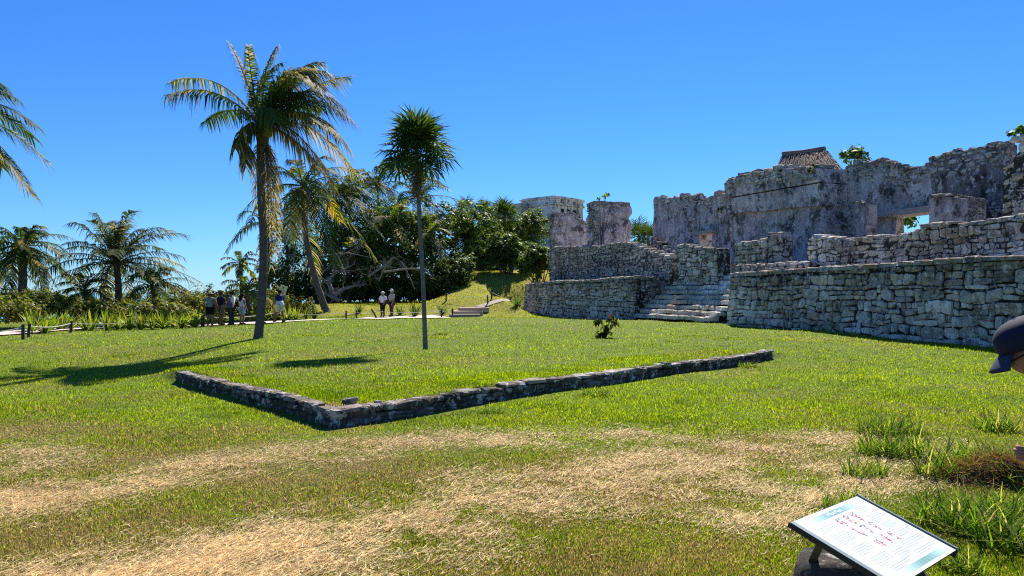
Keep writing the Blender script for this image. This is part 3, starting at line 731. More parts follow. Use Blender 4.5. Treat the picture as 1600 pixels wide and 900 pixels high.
# ------------------------------------------------------------------ far temple on its stepped base
def far_temple():
    d = 92.0; o = empty('far_temple', (0, 0, 0), 0, 'pale square temple on a stepped base with a steep stair far behind the piers', 'temple')
    c = W(866, 345, d); z0 = c.z; ang = math.radians(47)
    ax = Vector((math.cos(ang), math.sin(ang), 0)); ay = Vector((-math.sin(ang), math.cos(ang), 0))       # right face runs along ax, left face along ay
    cw = (.62, .58, .57)
    def bx(name, a0, a1, b0, b1, za, zb_, mat='pale_plaster', col=cw, par=o, jit=.03):
        mb = MB(); n = 10; RR = random.Random(int(abs(a0*7+za*13)))
        p = c+ax*((a0+a1)/2)+ay*((b0+b1)/2); mb.box((p.x, p.y, (za+zb_)/2), (a1-a0, b1-b0, zb_-za), ang, col, jit, RR); return mb.build(name, M[mat], par)
    w1, w2 = 5.9, 5.6; T = ZY(305, d)
    za = z0; zc = T
    body = bx('wall', 0, w1, 0, w2, za, zc-1.15)
    bx('cornice', -.15, w1+.15, -.15, w2+.15, zc-1.14, zc-.92); bx('frieze', -.03, w1+.03, -.03, w2+.03, zc-.918, zc-.38); bx('cornice', -.17, w1+.17, -.17, w2+.17, zc-.378, zc-.12); bx('roof', .05, w1-.05, .05, w2-.05, zc-.118, zc+.02)
    for k in range(3): bx('doorway', 1.25+k*1.25, 1.95+k*1.25, -.02, .3, za+1.05, za+1.65, 'dark', (.02, .02, .02), o, .0)  # near-black blocks on the solid wall stand in for doorway shade
    for k in range(9): bx('frieze_panel', .2+k*.64, .55+k*.64, -.09, -.032, zc-.9, zc-.40, 'pale_plaster', cw, o, .0)
    bx('base', -1.2, w1+3, -.9, w2+3, z0-3.0, z0-.02, 'mortar', (.58, .54, .50)); bx('base', -2.6, w1+4, -2.0, w2+4, z0-9, z0-3.02, 'mortar', (.58, .54, .50))
    bx('wing_wall', -1.0, 1.2, 4.6, 12.0, z0-2.5, ZY(321, d+5), 'mortar', (.58, .54, .50)); bx('wing_wall', w1+.4, w1+9, 1.0, 2.2, z0-2.5, z0+.6)
    # stair on the right-hand face, running out along -ay
    n = 14; run, drop = .36, .5
    for k in range(n): bx('step', .5, w1-.5, -.9-(k+1)*run, -.9-k*run+.1, z0-9, z0-.1-(k+1)*drop*.96, 'mortar', (.58, .54, .50))
    for a0 in (-.1, w1-.45):
        mb = MB(); p0 = c+ax*a0+ay*-.9; p1 = p0-ay*(n*run+.2); q = [p0+Vector((0, 0, .12)), p1+Vector((0, 0, -n*drop*.96)), Vector((p1.x, p1.y, z0-9)), Vector((p0.x, p0.y, z0-9))]
        vs = q+[x+ax*.55 for x in q]; mb.add(vs, [(0, 1, 2, 3), (7, 6, 5, 4), (0, 4, 5, 1), (1, 5, 6, 2), (3, 7, 4, 0)], (.62, .60, .58)); mb.build('balustrade', M['pale'], o)
M['dark'] = plain('painted_doorway_shade', (.02, .02, .02), .9)
M['pale'] = plain('pale_limestone', (.55, .53, .50), .9, .2, 0, 3, .2)
far_temple()

# ------------------------------------------------------------------ foliage builders
def frond_mesh(name, P0, P1, P2, L, n, wd, cols, droop=.45, wind=Vector((.15, 0, 0)), fwd=.55, RR=rnd, tatter=.08, tipcol=None, start=.12, rr=.028, vee=.2):
    """pinnate palm leaf: rachis P0-P1-P2 (quadratic Bezier) with 2*n leaflets; tipcol blends in along the leaf"""
    mb = MB(); bz = lambda t: P0*(1-t)**2+P1*2*t*(1-t)+P2*t*t
    pts = [bz(i/10) for i in range(11)]; mb.tube(pts, [lerp(rr, rr*.15, i/10) for i in range(11)], 4, tuple(lerp(c_, .25, .35) for c_ in cols[0]), False)
    for i in range(n):
        t = start+(1-start)*(i+.5)/n; p = bz(t); T = (bz(min(1, t+.02))-bz(t-.02)).normalized(); S_ = T.cross(Vector((0, 0, 1)))
        if S_.length < .15: S_ = Vector((1, 0, 0))
        S_.normalize(); N_ = S_.cross(T).normalized(); ln = L*(.45+.85*math.sin(math.pi*min(1, .12+t*.80)))*.85
        for sd in (-1, 1):
            if RR.random() < tatter: continue
            l = ln*RR.uniform(.8, 1.12)*(RR.uniform(.4, .8) if RR.random() < tatter else 1); f = fwd+.5*t
            D = (S_*sd*RR.uniform(.75, 1.0)+T*f*RR.uniform(.8, 1.2)+N_*vee*RR.uniform(.2, 1.4)).normalized()
            up_ = max(0, T.z-.6)/.4; l *= 1-.3*up_; dr = droop*RR.uniform(.6, 1.3)*(1+1.7*up_); m = p+D*l*.5+Vector((0, 0, -dr*.22*l))+wind*l*.3; e = p+D*l*.85+Vector((0, 0, -dr*l*.95))+wind*l
            w_ = (T-D*T.dot(D)).normalized()*wd*RR.uniform(.7, 1.2)
            c_ = cols[RR.randrange(len(cols))]
            if tipcol and RR.random() < tipcol[1]*ss(.2, .9, t): c_ = tipcol[0]
            k = RR.uniform(.75, 1.25); c_ = tuple(x*k for x in c_)
            mb.add([p-w_*.45, p+w_*.45, m+w_*.5, m-w_*.5, e], [(0, 1, 2, 3), (3, 2, 4)], c_)
    me = bpy.data.meshes.new(name); me.from_pydata(mb.v, [], mb.f); me.update(); set_tint(me, np.array(mb.c, dtype=np.float32)); me.materials.append(M['frond']); return me
GREENS = [(.05, .085, .018), (.07, .11, .02), (.04, .07, .018)]
YELL = (.42, .26, .03); TAN = (.40, .31, .20); GREY = (.34, .30, .26); BRN = (.17, .11, .06)
def palm_trunk(parent, pts, r0, r1, col=(.20, .17, .145), n=10, flare=1.5):
    P = [Vector(p) for p in pts]; Q = []; m = len(P)-1
    for i in range(m):
        a, b_, c_, d_ = P[max(0, i-1)], P[i], P[i+1], P[min(m, i+2)]
        for k in range(12):
            t = k/12; Q.append(.5*((2*b_)+(c_-a)*t+(2*a-5*b_+4*c_-d_)*t*t+(3*b_-a-3*c_+d_)*t**3))
    Q.append(P[-1]); N_ = len(Q); rad = []
    for i in range(N_):
        t = i/(N_-1); r = lerp(r0, r1, t)*(1+(flare-1)*math.exp(-t*18))*(1+.045*(i % 2)); rad.append(r)
    mb = MB(); mb.tube(Q, rad, n, col, rough=.03); return mb.build('trunk', M['bark'], parent)
def coconut(name, label, base, top, mids, L, nf, seed, leaflets=26, wd=.05, r=(.14, .09), droop=.5, spread=(-.5, 1.3), wind=.15, dead=3, ll=.82, group='coconut palms', green=GREENS, yellow=.25, trunkcol=(.13, .11, .095), upright=0):
    RR = random.Random(seed); o = empty(name, base, 0, label, 'palm tree', group); B = Vector(base)
    palm_trunk(o, [Vector((0, 0, -.15))]+[Vector(m)-B for m in mids]+[Vector(top)-B], r[0], r[1], trunkcol); Tp = Vector(top)-B
    for i in range(nf):
        a = i*2.39996+RR.uniform(-.25, .25); f = (i+.5)/nf; el = lerp(spread[1], spread[0], f)+RR.uniform(-.12, .12)
        ln = L*RR.uniform(.82, 1.1)*(.8 if f < .12 else 1); dv = Vector((math.cos(a)*math.cos(el), math.sin(a)*math.cos(el), math.sin(el)))
        P1 = Tp+dv*ln*.55+Vector((0, 0, ln*.12)); h = Vector((dv.x, dv.y, 0)); P2 = Tp+dv*ln*.8+h*ln*.22+Vector((wind*ln, 0, -droop*ln*(.35+.75*f)))
        cols = green; tip = (YELL, .5) if RR.random() < yellow else ((TAN, .5) if RR.random() < .3 else None)
        o2 = link('frond', frond_mesh('frond', Tp, P1, P2, ll*L/3.2, int(leaflets*1.3), wd, cols, .6, Vector((wind, 0, 0)), .5, RR, .10, tip, rr=.03*L/3), None, o)
    for i in range(dead):
        a = RR.uniform(0, 6.28); ln = L*RR.uniform(.6, .85); h = Vector((math.cos(a), math.sin(a), 0))
        link('dead_frond', frond_mesh('dead_frond', Tp, Tp+h*ln*.28+Vector((0, 0, -.05)), Tp+h*ln*.22+Vector((0, 0, -ln*.9)), ll*.7*L/3.2, max(8, leaflets//2), wd*.8, [TAN, BRN, GREY], .9, Vector((.05, 0, 0)), .3, RR, .3), None, o)
    return o

# ---- the tall palm on the lawn: fronds placed one by one
def hero_palm():
    RR = random.Random(77); d = 23.0; base = GP(402, d); B = base
    o = empty('coconut_palm', base, 0, 'tall curved coconut palm with yellowing fronds rising from the lawn', 'palm tree', 'coconut palms')
    palm_trunk(o, [Vector((0, 0, -.2)), W(409, 470, d)-B, W(412, 380, d)-B, W(408, 300, d)-B, W(407, 215, d)-B], .135, .115, (.105, .088, .075), 12, 1.3)
    c = W(410, 203, d)-B
    def pt(px, py, dd=0): return W(px, py, d+dd)-B
    G1 = GREENS; GY = [(.08, .11, .02), (.06, .09, .018), (.16, .15, .02)]
    spec = [  # P1, P2, depth of tip, leaflet length, cols, droop, tip colour
        ((345, 118), (262, 148), -.6, .62, G1, .9, (YELL, .35)), ((350, 100), (268, 128), .9, .60, G1, .9, (GREY, .5)),
        ((388, 120), (358, 66), .3, .58, G1, .5, (TAN, .8)), ((392, 130), (388, 72), -.8, .52, G1, .4, (GREY, .4)),
        ((405, 110), (432, 72), .5, .55, [(.09, .14, .02)], .2, (YELL, .3)), ((428, 72), (508, 142), -.9, .92, [(.07, .125, .018), (.06, .10, .015)], .65, (YELL, .65)),
        ((450, 95), (500, 98), .8, .62, G1, .5, (GREY, .3)), ((465, 130), (545, 120), 1.2, .55, G1, .5, (YELL, .4)),
        ((480, 118), (550, 188), -.4, .62, [(.06, .11, .02), (.05, .08, .03)], .9, (GREY, .5)), ((490, 135), (548, 240), .6, .55, G1, .9, (TAN, .6)),
        ((470, 145), (530, 215), -1.5, .55, G1, .8, (YELL, .3)), ((450, 150), (492, 190), -1.9, .6, [(.09, .09, .02), (.06, .08, .02)], .8, (YELL, .4)),
        ((462, 175), (520, 290), -.5, .5, [YELL, (.30, .2, .03), TAN], 1.0, (YELL, .7)), ((440, 190), (498, 262), -1.1, .46, [YELL, (.25, .2, .03)], 1.0, (TAN, .4)),
        ((480, 165), (548, 262), 1.4, .5, [TAN, (.10, .1, .03)], .9, (TAN, .6)), ((385, 170), (368, 232), -.8, .52, [(.12, .12, .02), (.05, .07, .02)], .9, (YELL, .3)),
        ((380, 185), (384, 262), -.2, .45, [(.05, .07, .025)], 1.0, (GREY, .5)), ((370, 150), (322, 190), 1.6, .55, G1, .8, None),
        ((430, 150), (445, 150), 2.4, .6, G1, .6, None), ((405, 140), (400, 160), 2.6, .6, G1, .6, None), ((420, 140), (430, 190), -2.2, .6, G1, .8, None),
        ((440, 110), (470, 120), -2.2, .6, [(.07, .12, .02)], .7, (YELL, .3)), ((455, 150), (500, 170), 2.2, .55, G1, .8, None), ((400, 110), (440, 98), 1.2, .55, G1, .5, None), ((440, 82), (522, 118), -.2, .8, [(.07, .12, .018), (.06, .10, .02)], .8, (YELL, .5)), ((455, 105), (535, 165), .4, .75, G1, .9, (GREY, .3)), ((422, 92), (486, 112), .3, .8, [(.08, .13, .02)], .8, (YELL, .3)), ((430, 120), (478, 152), -1.0, .75, G1, .9, None)]
    for (a, b_, dd, ll, cols, dr, tip) in spec:
        P1 = pt(*a, dd*.4); P2 = pt(*b_, dd)
        link('frond', frond_mesh('frond', c+Vector((RR.uniform(-.05, .05), RR.uniform(-.05, .05), RR.uniform(-.1, .15))), P1, P2, ll*1.28, 70, .042, cols, max(.55, dr), Vector((.18, 0, 0)), .55, RR, .07, tip, rr=.032, vee=.15), None, o)
    for (a, b_, dd) in (((424, 225), (428, 330), -.3), ((430, 228), (434, 400), .2), ((398, 230), (400, 330), .4), ((426, 240), (424, 420), -.15), ((420, 240), (420, 360), -.4), ((432, 240), (440, 300), .5), ((422, 260), (430, 395), .4)):
        link('dead_frond', frond_mesh('dead_frond', c+Vector((0, 0, -.25)), pt(*a, dd), pt(*b_, dd*.6), .34, 34, .03, [BRN, GREY, (.11, .085, .06), TAN], 1.3, Vector((.08, 0, 0)), .25, RR, .15, rr=.03), None, o)
    for k in range(5):
        mb = MB(); a = k*1.3; p = c+Vector((.17*math.cos(a)+.05, .17*math.sin(a), -.12-.05*(k % 2)))
        mb.tube([p+Vector((0, 0, z)) for z in (-.11, -.07, 0, .06, .1)], [.02, .07, .085, .06, .02], 8, (.30, .17, .05)); mb.build('coconut', M['tint'], o, True)
    mb = MB(); mb.tube([c+Vector((0, 0, z)) for z in (-.7, -.4, -.15, .1, .3)], [.15, .19, .2, .16, .05], 9, (.15, .10, .07), rough=.2); mb.build('crownshaft', M['bark'], o)
hero_palm()

def cpalm(px, pyc, d, L, nf, seed, label, pybase=None, mids=(), **kw):
    if d > 51 and px > 400: L *= (d+9)/d; d += 9
    x = (px-800)/F*d
    if pybase is None: base = Vector((x, d, G(x, d)))
    else: bp = W(pybase[0], pybase[1], d); base = Vector((bp.x, d, min(bp.z, G(bp.x, d))))
    top = W(px, pyc, d); mm_ = [W(*m, d) for m in mids] or [base.lerp(top, .5)+Vector((.12, 0, 0))]
    return coconut('coconut_palm', label, base, top, mm_, L, nf, seed, **kw)
cpalm(474, 292, 49.5, 4.6, 20, 5, 'leaning coconut palm with hanging dry fronds behind the tall lawn palm', (511, 482), ((494, 440), (478, 370)), leaflets=30, wd=.075, r=(.24, .15), droop=.65, dead=12, wind=.12, spread=(-.75, 1.2))
cpalm(418, 350, 57, 3.6, 15, 6, 'dark palm crown showing just right of the tall palm trunk', None, (), leaflets=22, wd=.08, droop=.6, wind=.1, dead=3)
cpalm(522, 312, 56, 4.2, 17, 31, 'shaggy palm crown right beside the leaning palm crown', None, (), leaflets=24, wd=.09, droop=.75, wind=.2, dead=7)
cpalm(448, 385, 56, 3.0, 14, 32, 'half dead palm crown low between the two tall trunks', None, (), leaflets=20, wd=.085, droop=.8, wind=.1, dead=8)
cpalm(546, 302, 60, 4.2, 16, 7, 'palm crown with silvery fronds above the thicket', None, (), leaflets=22, wd=.09, droop=.7, wind=.2, dead=4)
cpalm(590, 290, 62, 4.0, 15, 8, 'palm crown poking above the thicket left of the thin fan palm', None, (), leaflets=22, wd=.09, droop=.6, wind=.25)
cpalm(656, 310, 60, 3.8, 14, 9, 'palm crown fanning out behind the thin fan palm trunk', None, (), leaflets=22, wd=.09, droop=.55, wind=.2)
cpalm(545, 400, 52, 3.4, 14, 22, 'broad leaning palm with pale dead fronds inside the thicket', None, (), leaflets=22, wd=.09, droop=.8, wind=.2, dead=6)
cpalm(612, 350, 53, 3.2, 14, 23, 'bright green palm crown in front of the thicket top', None, (), leaflets=24, wd=.08, droop=.4, wind=.15, green=[(.10, .16, .02), (.08, .13, .02)], dead=0, yellow=.5)
cpalm(672, 366, 53, 2.4, 11, 24, 'low yellow green palm crown right of the thin fan palm trunk', None, (), leaflets=20, wd=.08, droop=.5, wind=.1, green=[(.16, .18, .03), (.10, .15, .02)], dead=0)
cpalm(35, 386, 47, 3.3, 30, 10, 'coconut palm with thick trunk at the far left edge of the lawn', (30, 470), (), leaflets=26, wd=.075, r=(.30, .2), droop=.7, wind=.12, dead=5, spread=(-.8, 1.25), yellow=.3)
cpalm(-8, 420, 52, 2.6, 14, 11, 'palm half outside the picture at its left border', None, (), leaflets=20, wd=.08, droop=.7, wind=.1)
cpalm(182, 412, 40, 3.9, 36, 12, 'wide bushy coconut palm behind the hedge with upright grey fronds', None, (), leaflets=30, wd=.06, r=(.2, .15), droop=.22, wind=.10, spread=(-.3, 1.5), dead=4, yellow=.1, green=[(.06, .09, .025), (.045, .07, .018), (.12, .12, .06)])
cpalm(132, 456, 39, 1.9, 16, 13, 'small young palm left of the wide bushy palm', None, (), leaflets=22, wd=.055, droop=.4, wind=.08, spread=(-.2, 1.3), dead=0)
cpalm(238, 448, 39, 2.1, 20, 14, 'small young palm right of the wide bushy palm', None, (), leaflets=22, wd=.055, droop=.45, wind=.12, spread=(-.2, 1.3), dead=1)
cpalm(375, 412, 48, 1.7, 12, 15, 'small dark palm behind the standing visitors', None, (), leaflets=18, wd=.07, droop=.4, wind=.05, dead=0)
cpalm(385, 458, 42, 2.0, 15, 16, 'yellow green young palm directly behind the visitors and the trunk', None, (), leaflets=24, wd=.06, droop=.5, wind=.0, spread=(-.2, 1.3), dead=0, green=[(.15, .19, .03), (.11, .16, .02)], yellow=.4)
cpalm(-92, 170, 21, 2.35, 22, 17, 'palm outside the left border whose frond tips hang into the sky', (-120, 540), (), leaflets=50, wd=.05, ll=1.05, r=(.17, .12), droop=.5, wind=.10, dead=3, yellow=.2)

# ---- fan palms
def fan_mesh(seed, n=20, R0=.75, cols=GREENS, droop=.35, split=.45):
    RR = random.Random(seed); mb = MB(); pet = .55
    mb.tube([(0, 0, 0), (pet*.5, 0, .03), (pet, 0, 0)], [.012, .010, .008], 3, (.12, .13, .05), False)
    for i in range(n):
        a = lerp(-2.5, 2.5, i/(n-1))+RR.uniform(-.05, .05); l = R0*RR.uniform(.85, 1.1)*(1-.12*abs(a)); h = Vector((pet, 0, 0)); D = Vector((math.cos(a), math.sin(a), RR.uniform(-.06, .10)))
        m = h+D*l*.6; e = h+D*l+Vector((0, 0, -droop*l*RR.uniform(.4, 1.2))); s_ = Vector((-math.sin(a), math.cos(a), .3 if i % 2 else -.3))*R0*.040
        k = RR.uniform(.75, 1.25); c_ = tuple(x*k for x in cols[RR.randrange(len(cols))]); mb.add([h, m-s_, e, m+s_], [(0, 1, 2, 3)], c_)
    me = bpy.data.meshes.new('fan_leaf'); me.from_pydata(mb.v, [], mb.f); me.update(); set_tint(me, np.array(mb.c, dtype=np.float32)); me.materials.append(M['frond']); return me
FANS = [fan_mesh(100+i, cols=[(.05, .09, .018), (.065, .11, .02), (.04, .07, .016)]) for i in range(4)]
DFANS = [fan_mesh(120+i, 14, .7, [(.22, .16, .10), (.28, .22, .15), (.13, .09, .06)], .9) for i in range(3)]
def fan_palm(label, base, top, nl, scale, seed, skirt=10, r=(.06, .045), mids=(), group='fan palms', lo=-.75):
    RR = random.Random(seed); B = Vector(base); o = empty('fan_palm', base, 0, label, 'palm tree', group); T = Vector(top)-B
    palm_trunk(o, [Vector((0, 0, -.1))]+[Vector(m)-B for m in mids]+[T], r[0], r[1], (.17, .145, .125), 7, 1.25)
    for i in range(nl):
        f = (i+.5)/nl; a = i*2.39996+RR.uniform(-.3, .3); el = lerp(1.45, lo, f)+RR.uniform(-.15, .15); q = link('fan_leaf', FANS[i % 4], None, o)
        q.location = T+Vector((0, 0, -.25*f*scale)); q.rotation_euler = (RR.uniform(-.5, .5), -el, a); k = scale*RR.uniform(.85, 1.15); q.scale = (k, k, k)
    for i in range(skirt):
        a = i*2.39996; q = link('dead_leaf', DFANS[i % 3], None, o); q.location = T+Vector((0, 0, -.15*scale-.9*scale*(i/skirt))); q.rotation_euler = (RR.uniform(-.8, .8), RR.uniform(1.2, 1.5), a); k = scale*RR.uniform(.5, .75); q.scale = (k, k*.6, k)
    return o
d = 19.3; b0 = GP(665, d)
fan_palm('thin fan palm with a round crown standing alone on the raised lawn', b0, W(651, 230, d), 56, .92, 1, 18, (.062, .05), (W(661, 440, d), W(655, 330, d)), lo=-.62)
for px, py, dd, nl, sc, sk, lab in ((728, 326, 72, 26, 1.15, 3, 'fan palm crown left of the pair on the skyline'), (756, 330, 72, 26, 1.15, 3, 'middle fan palm crown on the skyline before the far temple'), (788, 336, 72, 32, 1.6, 5, 'large round fan palm crown closest to the far temple'), (733, 372, 66, 34, 1.25, 26, 'leaning fan palm with a thick skirt of dead brown leaves'), (712, 345, 70, 22, 1.2, 4, 'fan palm crown sunk in the thicket top'), (998, 366, 62, 24, 1.3, 3, 'bright fan palm showing between the pier and the palace corner'), (1012, 372, 60, 22, 1.2, 2, 'fan palm tucked against the palace far corner')):
    x = (px-800)/F*dd; fan_palm(lab, (x-(1.5 if sk > 20 else 0), dd, G(x, dd)), W(px, py, dd), nl, sc, px, sk, (.10, .08))

# ---- broad-leaved bushes and trees
def leaf_cloud(lobes, n, size, RR, cols, clump=26, csize=.35, shell=.55, flat=.5):
    """n leaves in clumps spread through ellipsoid lobes -> (verts, faces, colours)"""
    rs = np.random.default_rng(RR.randrange(1 << 30)); vol = np.array([l[3]*l[4]*l[5] for l in lobes])**.7; vol = vol/vol.sum(); nc = max(3, n//clump)
    li = rs.choice(len(lobes), nc, p=vol); Lb = np.array(lobes)[li]
    dv = rs.normal(size=(nc, 3)); dv /= np.linalg.norm(dv, axis=1)[:, None]; dv[:, 2] = np.where(dv[:, 2] < -.5, -dv[:, 2]*.6, dv[:, 2])
    rad = (shell+(1.08-shell)*rs.random(nc)**.6)[:, None]; cc = Lb[:, :3]+dv*rad*Lb[:, 3:6]
    ci = rs.integers(0, nc, n); cr = csize*rs.uniform(.6, 1.4, nc)[:, None]
    off = rs.normal(size=(n, 3)); off /= np.linalg.norm(off, axis=1)[:, None]; p = cc[ci]+off*cr[ci]*rs.random((n, 1))**.45
    N_ = off*.6+dv[ci]*.5+np.array([0, 0, flat])+rs.normal(size=(n, 3))*.45; N_ /= np.linalg.norm(N_, axis=1)[:, None]
    t = np.cross(N_, rs.normal(size=(n, 3))); t /= np.linalg.norm(t, axis=1)[:, None]; b_ = np.cross(N_, t); s_ = (size*rs.uniform(.6, 1.3, n))[:, None]
    fold = N_*s_*.18
    v = np.stack([p-t*s_, p-b_*s_*.55+fold, p+t*s_, p+b_*s_*.55+fold], 1).reshape(-1, 3)
    f = np.arange(n*4).reshape(-1, 4); C_ = np.array(cols)[rs.integers(0, len(cols), n)]*rs.uniform(.7, 1.35, (n, 1)); C_ = C_*(rs.uniform(.75, 1.25, nc)[ci])[:, None]
    return v, f, np.repeat(C_, 4, 0)
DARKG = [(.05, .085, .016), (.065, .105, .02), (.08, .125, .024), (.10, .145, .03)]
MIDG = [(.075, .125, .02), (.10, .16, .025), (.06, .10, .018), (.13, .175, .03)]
def bush(label, lobes, n, size, seed, cols=DARKG, clump=26, csize=.4, cat='bush', name='bush', group=None, trunk=True, shell=.45):
    """lobes: (px, py, d, rx, ry, rz) in pixels for centre, metres for radii"""
    if name in ('bush', 'undergrowth', 'slope_tree') : lobes = [(l[0], l[1], l[2]+9, *(q*(l[2]+9)/l[2] for q in l[3:])) if l[2] > 49 and l[0] < 780 else l for l in lobes]
    RR = random.Random(seed); cs = [W(l[0], l[1], l[2]) for l in lobes]; m = sum(cs, Vector())/len(cs); base = Vector((m.x, m.y, G(m.x, m.y)))
    o = empty(name, base, 0, label, cat, group); lb = [(*(c_-base), l[3], l[4], l[5]) for c_, l in zip(cs, lobes)]
    v, f, c_ = leaf_cloud(lb, n, size, RR, cols, clump, csize, shell); link('crown', big_mesh('crown', v, f, c_), M['leaf'], o)
    mb = MB()
    for l in lb:
        for k in range(3):
            e = Vector(l[:3])+Vector((RR.uniform(-.5, .5)*l[3], RR.uniform(-.5, .5)*l[4], RR.uniform(-.1, .5)*l[5])); s_ = Vector((RR.uniform(-.2, .2)+l[0]*.3, RR.uniform(-.2, .2), -.1))
            mb.tube([s_, s_.lerp(e, .45)+Vector((RR.uniform(-.2, .2), 0, .1)), e], [.07, .045, .012], 5, (.14, .12, .10))
    if trunk: mb.build('trunk', M['bark'], o, True)
    return o
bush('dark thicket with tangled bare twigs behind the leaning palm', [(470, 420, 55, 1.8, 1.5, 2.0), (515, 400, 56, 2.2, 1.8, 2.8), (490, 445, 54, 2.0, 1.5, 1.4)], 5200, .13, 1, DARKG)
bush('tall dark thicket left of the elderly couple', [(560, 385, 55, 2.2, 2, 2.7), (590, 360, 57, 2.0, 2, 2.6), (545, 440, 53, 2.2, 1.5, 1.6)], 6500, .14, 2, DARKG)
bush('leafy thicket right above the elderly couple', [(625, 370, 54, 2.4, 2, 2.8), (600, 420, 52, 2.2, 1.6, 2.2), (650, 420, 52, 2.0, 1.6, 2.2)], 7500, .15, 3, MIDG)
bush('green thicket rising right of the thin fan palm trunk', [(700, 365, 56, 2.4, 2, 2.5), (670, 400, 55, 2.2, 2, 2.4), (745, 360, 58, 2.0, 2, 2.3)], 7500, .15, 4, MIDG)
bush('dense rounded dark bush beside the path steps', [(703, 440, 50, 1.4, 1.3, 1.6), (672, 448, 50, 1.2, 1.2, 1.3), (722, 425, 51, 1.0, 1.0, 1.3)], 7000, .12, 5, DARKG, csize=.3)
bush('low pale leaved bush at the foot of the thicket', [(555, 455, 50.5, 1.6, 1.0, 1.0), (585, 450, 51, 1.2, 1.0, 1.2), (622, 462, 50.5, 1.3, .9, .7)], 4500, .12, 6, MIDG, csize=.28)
bush('rounded sea grape tree casting shade on the slope', [(793, 400, 63, 2.0, 1.7, 1.5), (770, 408, 63, 1.2, 1.2, 1.1), (810, 410, 63, 1.3, 1.2, 1.0), (790, 380, 63, 1.2, 1.2, 1.0)], 7500, .15, 7, MIDG, csize=.35, cat='tree', name='sea_grape_tree')
bush('sea grape bush pressed against the terrace corner', [(838, 410, 58, 1.3, 1.2, 1.2), (852, 412, 58.5, 1.0, 1.0, 1.1), (828, 425, 58, .9, .9, .8)], 5200, .14, 8, MIDG, csize=.3)
bush('tree crown filling the slope below the far temple', [(815, 368, 76, 2.5, 2, 2.6), (835, 357, 77, 1.8, 1.6, 2.0), (780, 376, 75, 2.9, 2, 2.2)], 7500, .16, 9, MIDG, cat='tree', name='slope_tree')
bush('shady bush between the leaning fan palm and the sea grape', [(742, 405, 61, 1.2, 1.2, 1.5), (762, 385, 63, 1.8, 1.5, 2.0)], 4500, .15, 10, DARKG)
bush('dark undergrowth behind the leaning palm trunk', [(450, 450, 56, 2.2, 1.5, 1.6), (430, 440, 57, 1.6, 1.4, 1.8)], 3600, .13, 11, DARKG)
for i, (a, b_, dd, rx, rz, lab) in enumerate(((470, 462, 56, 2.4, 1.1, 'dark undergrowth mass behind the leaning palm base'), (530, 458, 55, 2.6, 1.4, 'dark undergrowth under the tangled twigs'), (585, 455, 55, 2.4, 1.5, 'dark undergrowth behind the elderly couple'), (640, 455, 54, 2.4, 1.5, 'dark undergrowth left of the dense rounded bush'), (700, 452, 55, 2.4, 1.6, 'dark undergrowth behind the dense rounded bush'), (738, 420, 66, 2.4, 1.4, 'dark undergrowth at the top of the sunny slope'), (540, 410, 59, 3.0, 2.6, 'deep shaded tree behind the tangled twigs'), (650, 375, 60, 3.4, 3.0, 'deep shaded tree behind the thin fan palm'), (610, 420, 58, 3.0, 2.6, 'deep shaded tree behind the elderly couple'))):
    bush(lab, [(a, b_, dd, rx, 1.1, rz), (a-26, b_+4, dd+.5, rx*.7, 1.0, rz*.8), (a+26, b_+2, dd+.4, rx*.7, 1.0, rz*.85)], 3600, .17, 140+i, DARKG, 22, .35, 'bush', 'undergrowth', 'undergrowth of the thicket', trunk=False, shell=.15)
HEDGE = [(.13, .17, .025), (.19, .21, .03), (.24, .19, .04), (.09, .13, .02)]
for i, (a, b_, dd, rx, rz, lab) in enumerate(((15, 488, 33, 1.5, .8, 'rusty green low shrub at the picture edge behind the sand path'), (70, 480, 35, 1.7, .75, 'low shrub behind the lilies left of the young palm'), (130, 485, 36, 1.6, .7, 'low shrub in front of the young palm'), (190, 488, 36, 1.6, .6, 'low shrub under the wide bushy palm'), (248, 488, 36.5, 1.6, .65, 'low shrub under the right young palm'), (300, 480, 39, 1.5, .8, 'low shrub beside the group of visitors'), (30, 466, 44, 2.6, .7, 'pale green far shrub below the left palm'), (310, 466, 46, 2.2, .8, 'far shrub behind the visitors'), (120, 474, 45, 3.0, .5, 'far low scrub line behind the palms'), (350, 478, 44, 2.0, .8, 'shrub with yellow leaves behind the standing visitors'), (440, 480, 45, 2.2, .7, 'shrub behind the striding man'), (210, 470, 47, 3.2, .7, 'far scrub between the wide palm and the visitors'), (70, 470, 48, 3.2, .7, 'far scrub between the left palms'), (400, 468, 50, 2.6, .9, 'far shrub right behind the tall palm trunk'), (270, 474, 44, 2.4, .7, 'shrub behind the right young palm'))):
    bush(lab, [(a, b_, dd, rx, .9, rz), (a-18, b_+6, dd-.3, rx*.6, .8, rz*.7), (a+20, b_+4, dd+.3, rx*.7, .8, rz*.8)], 2400, .085, 40+i, HEDGE, 20, .25, 'shrub', 'low_shrub', 'shrubs along the hedge', trunk=False, shell=.3)
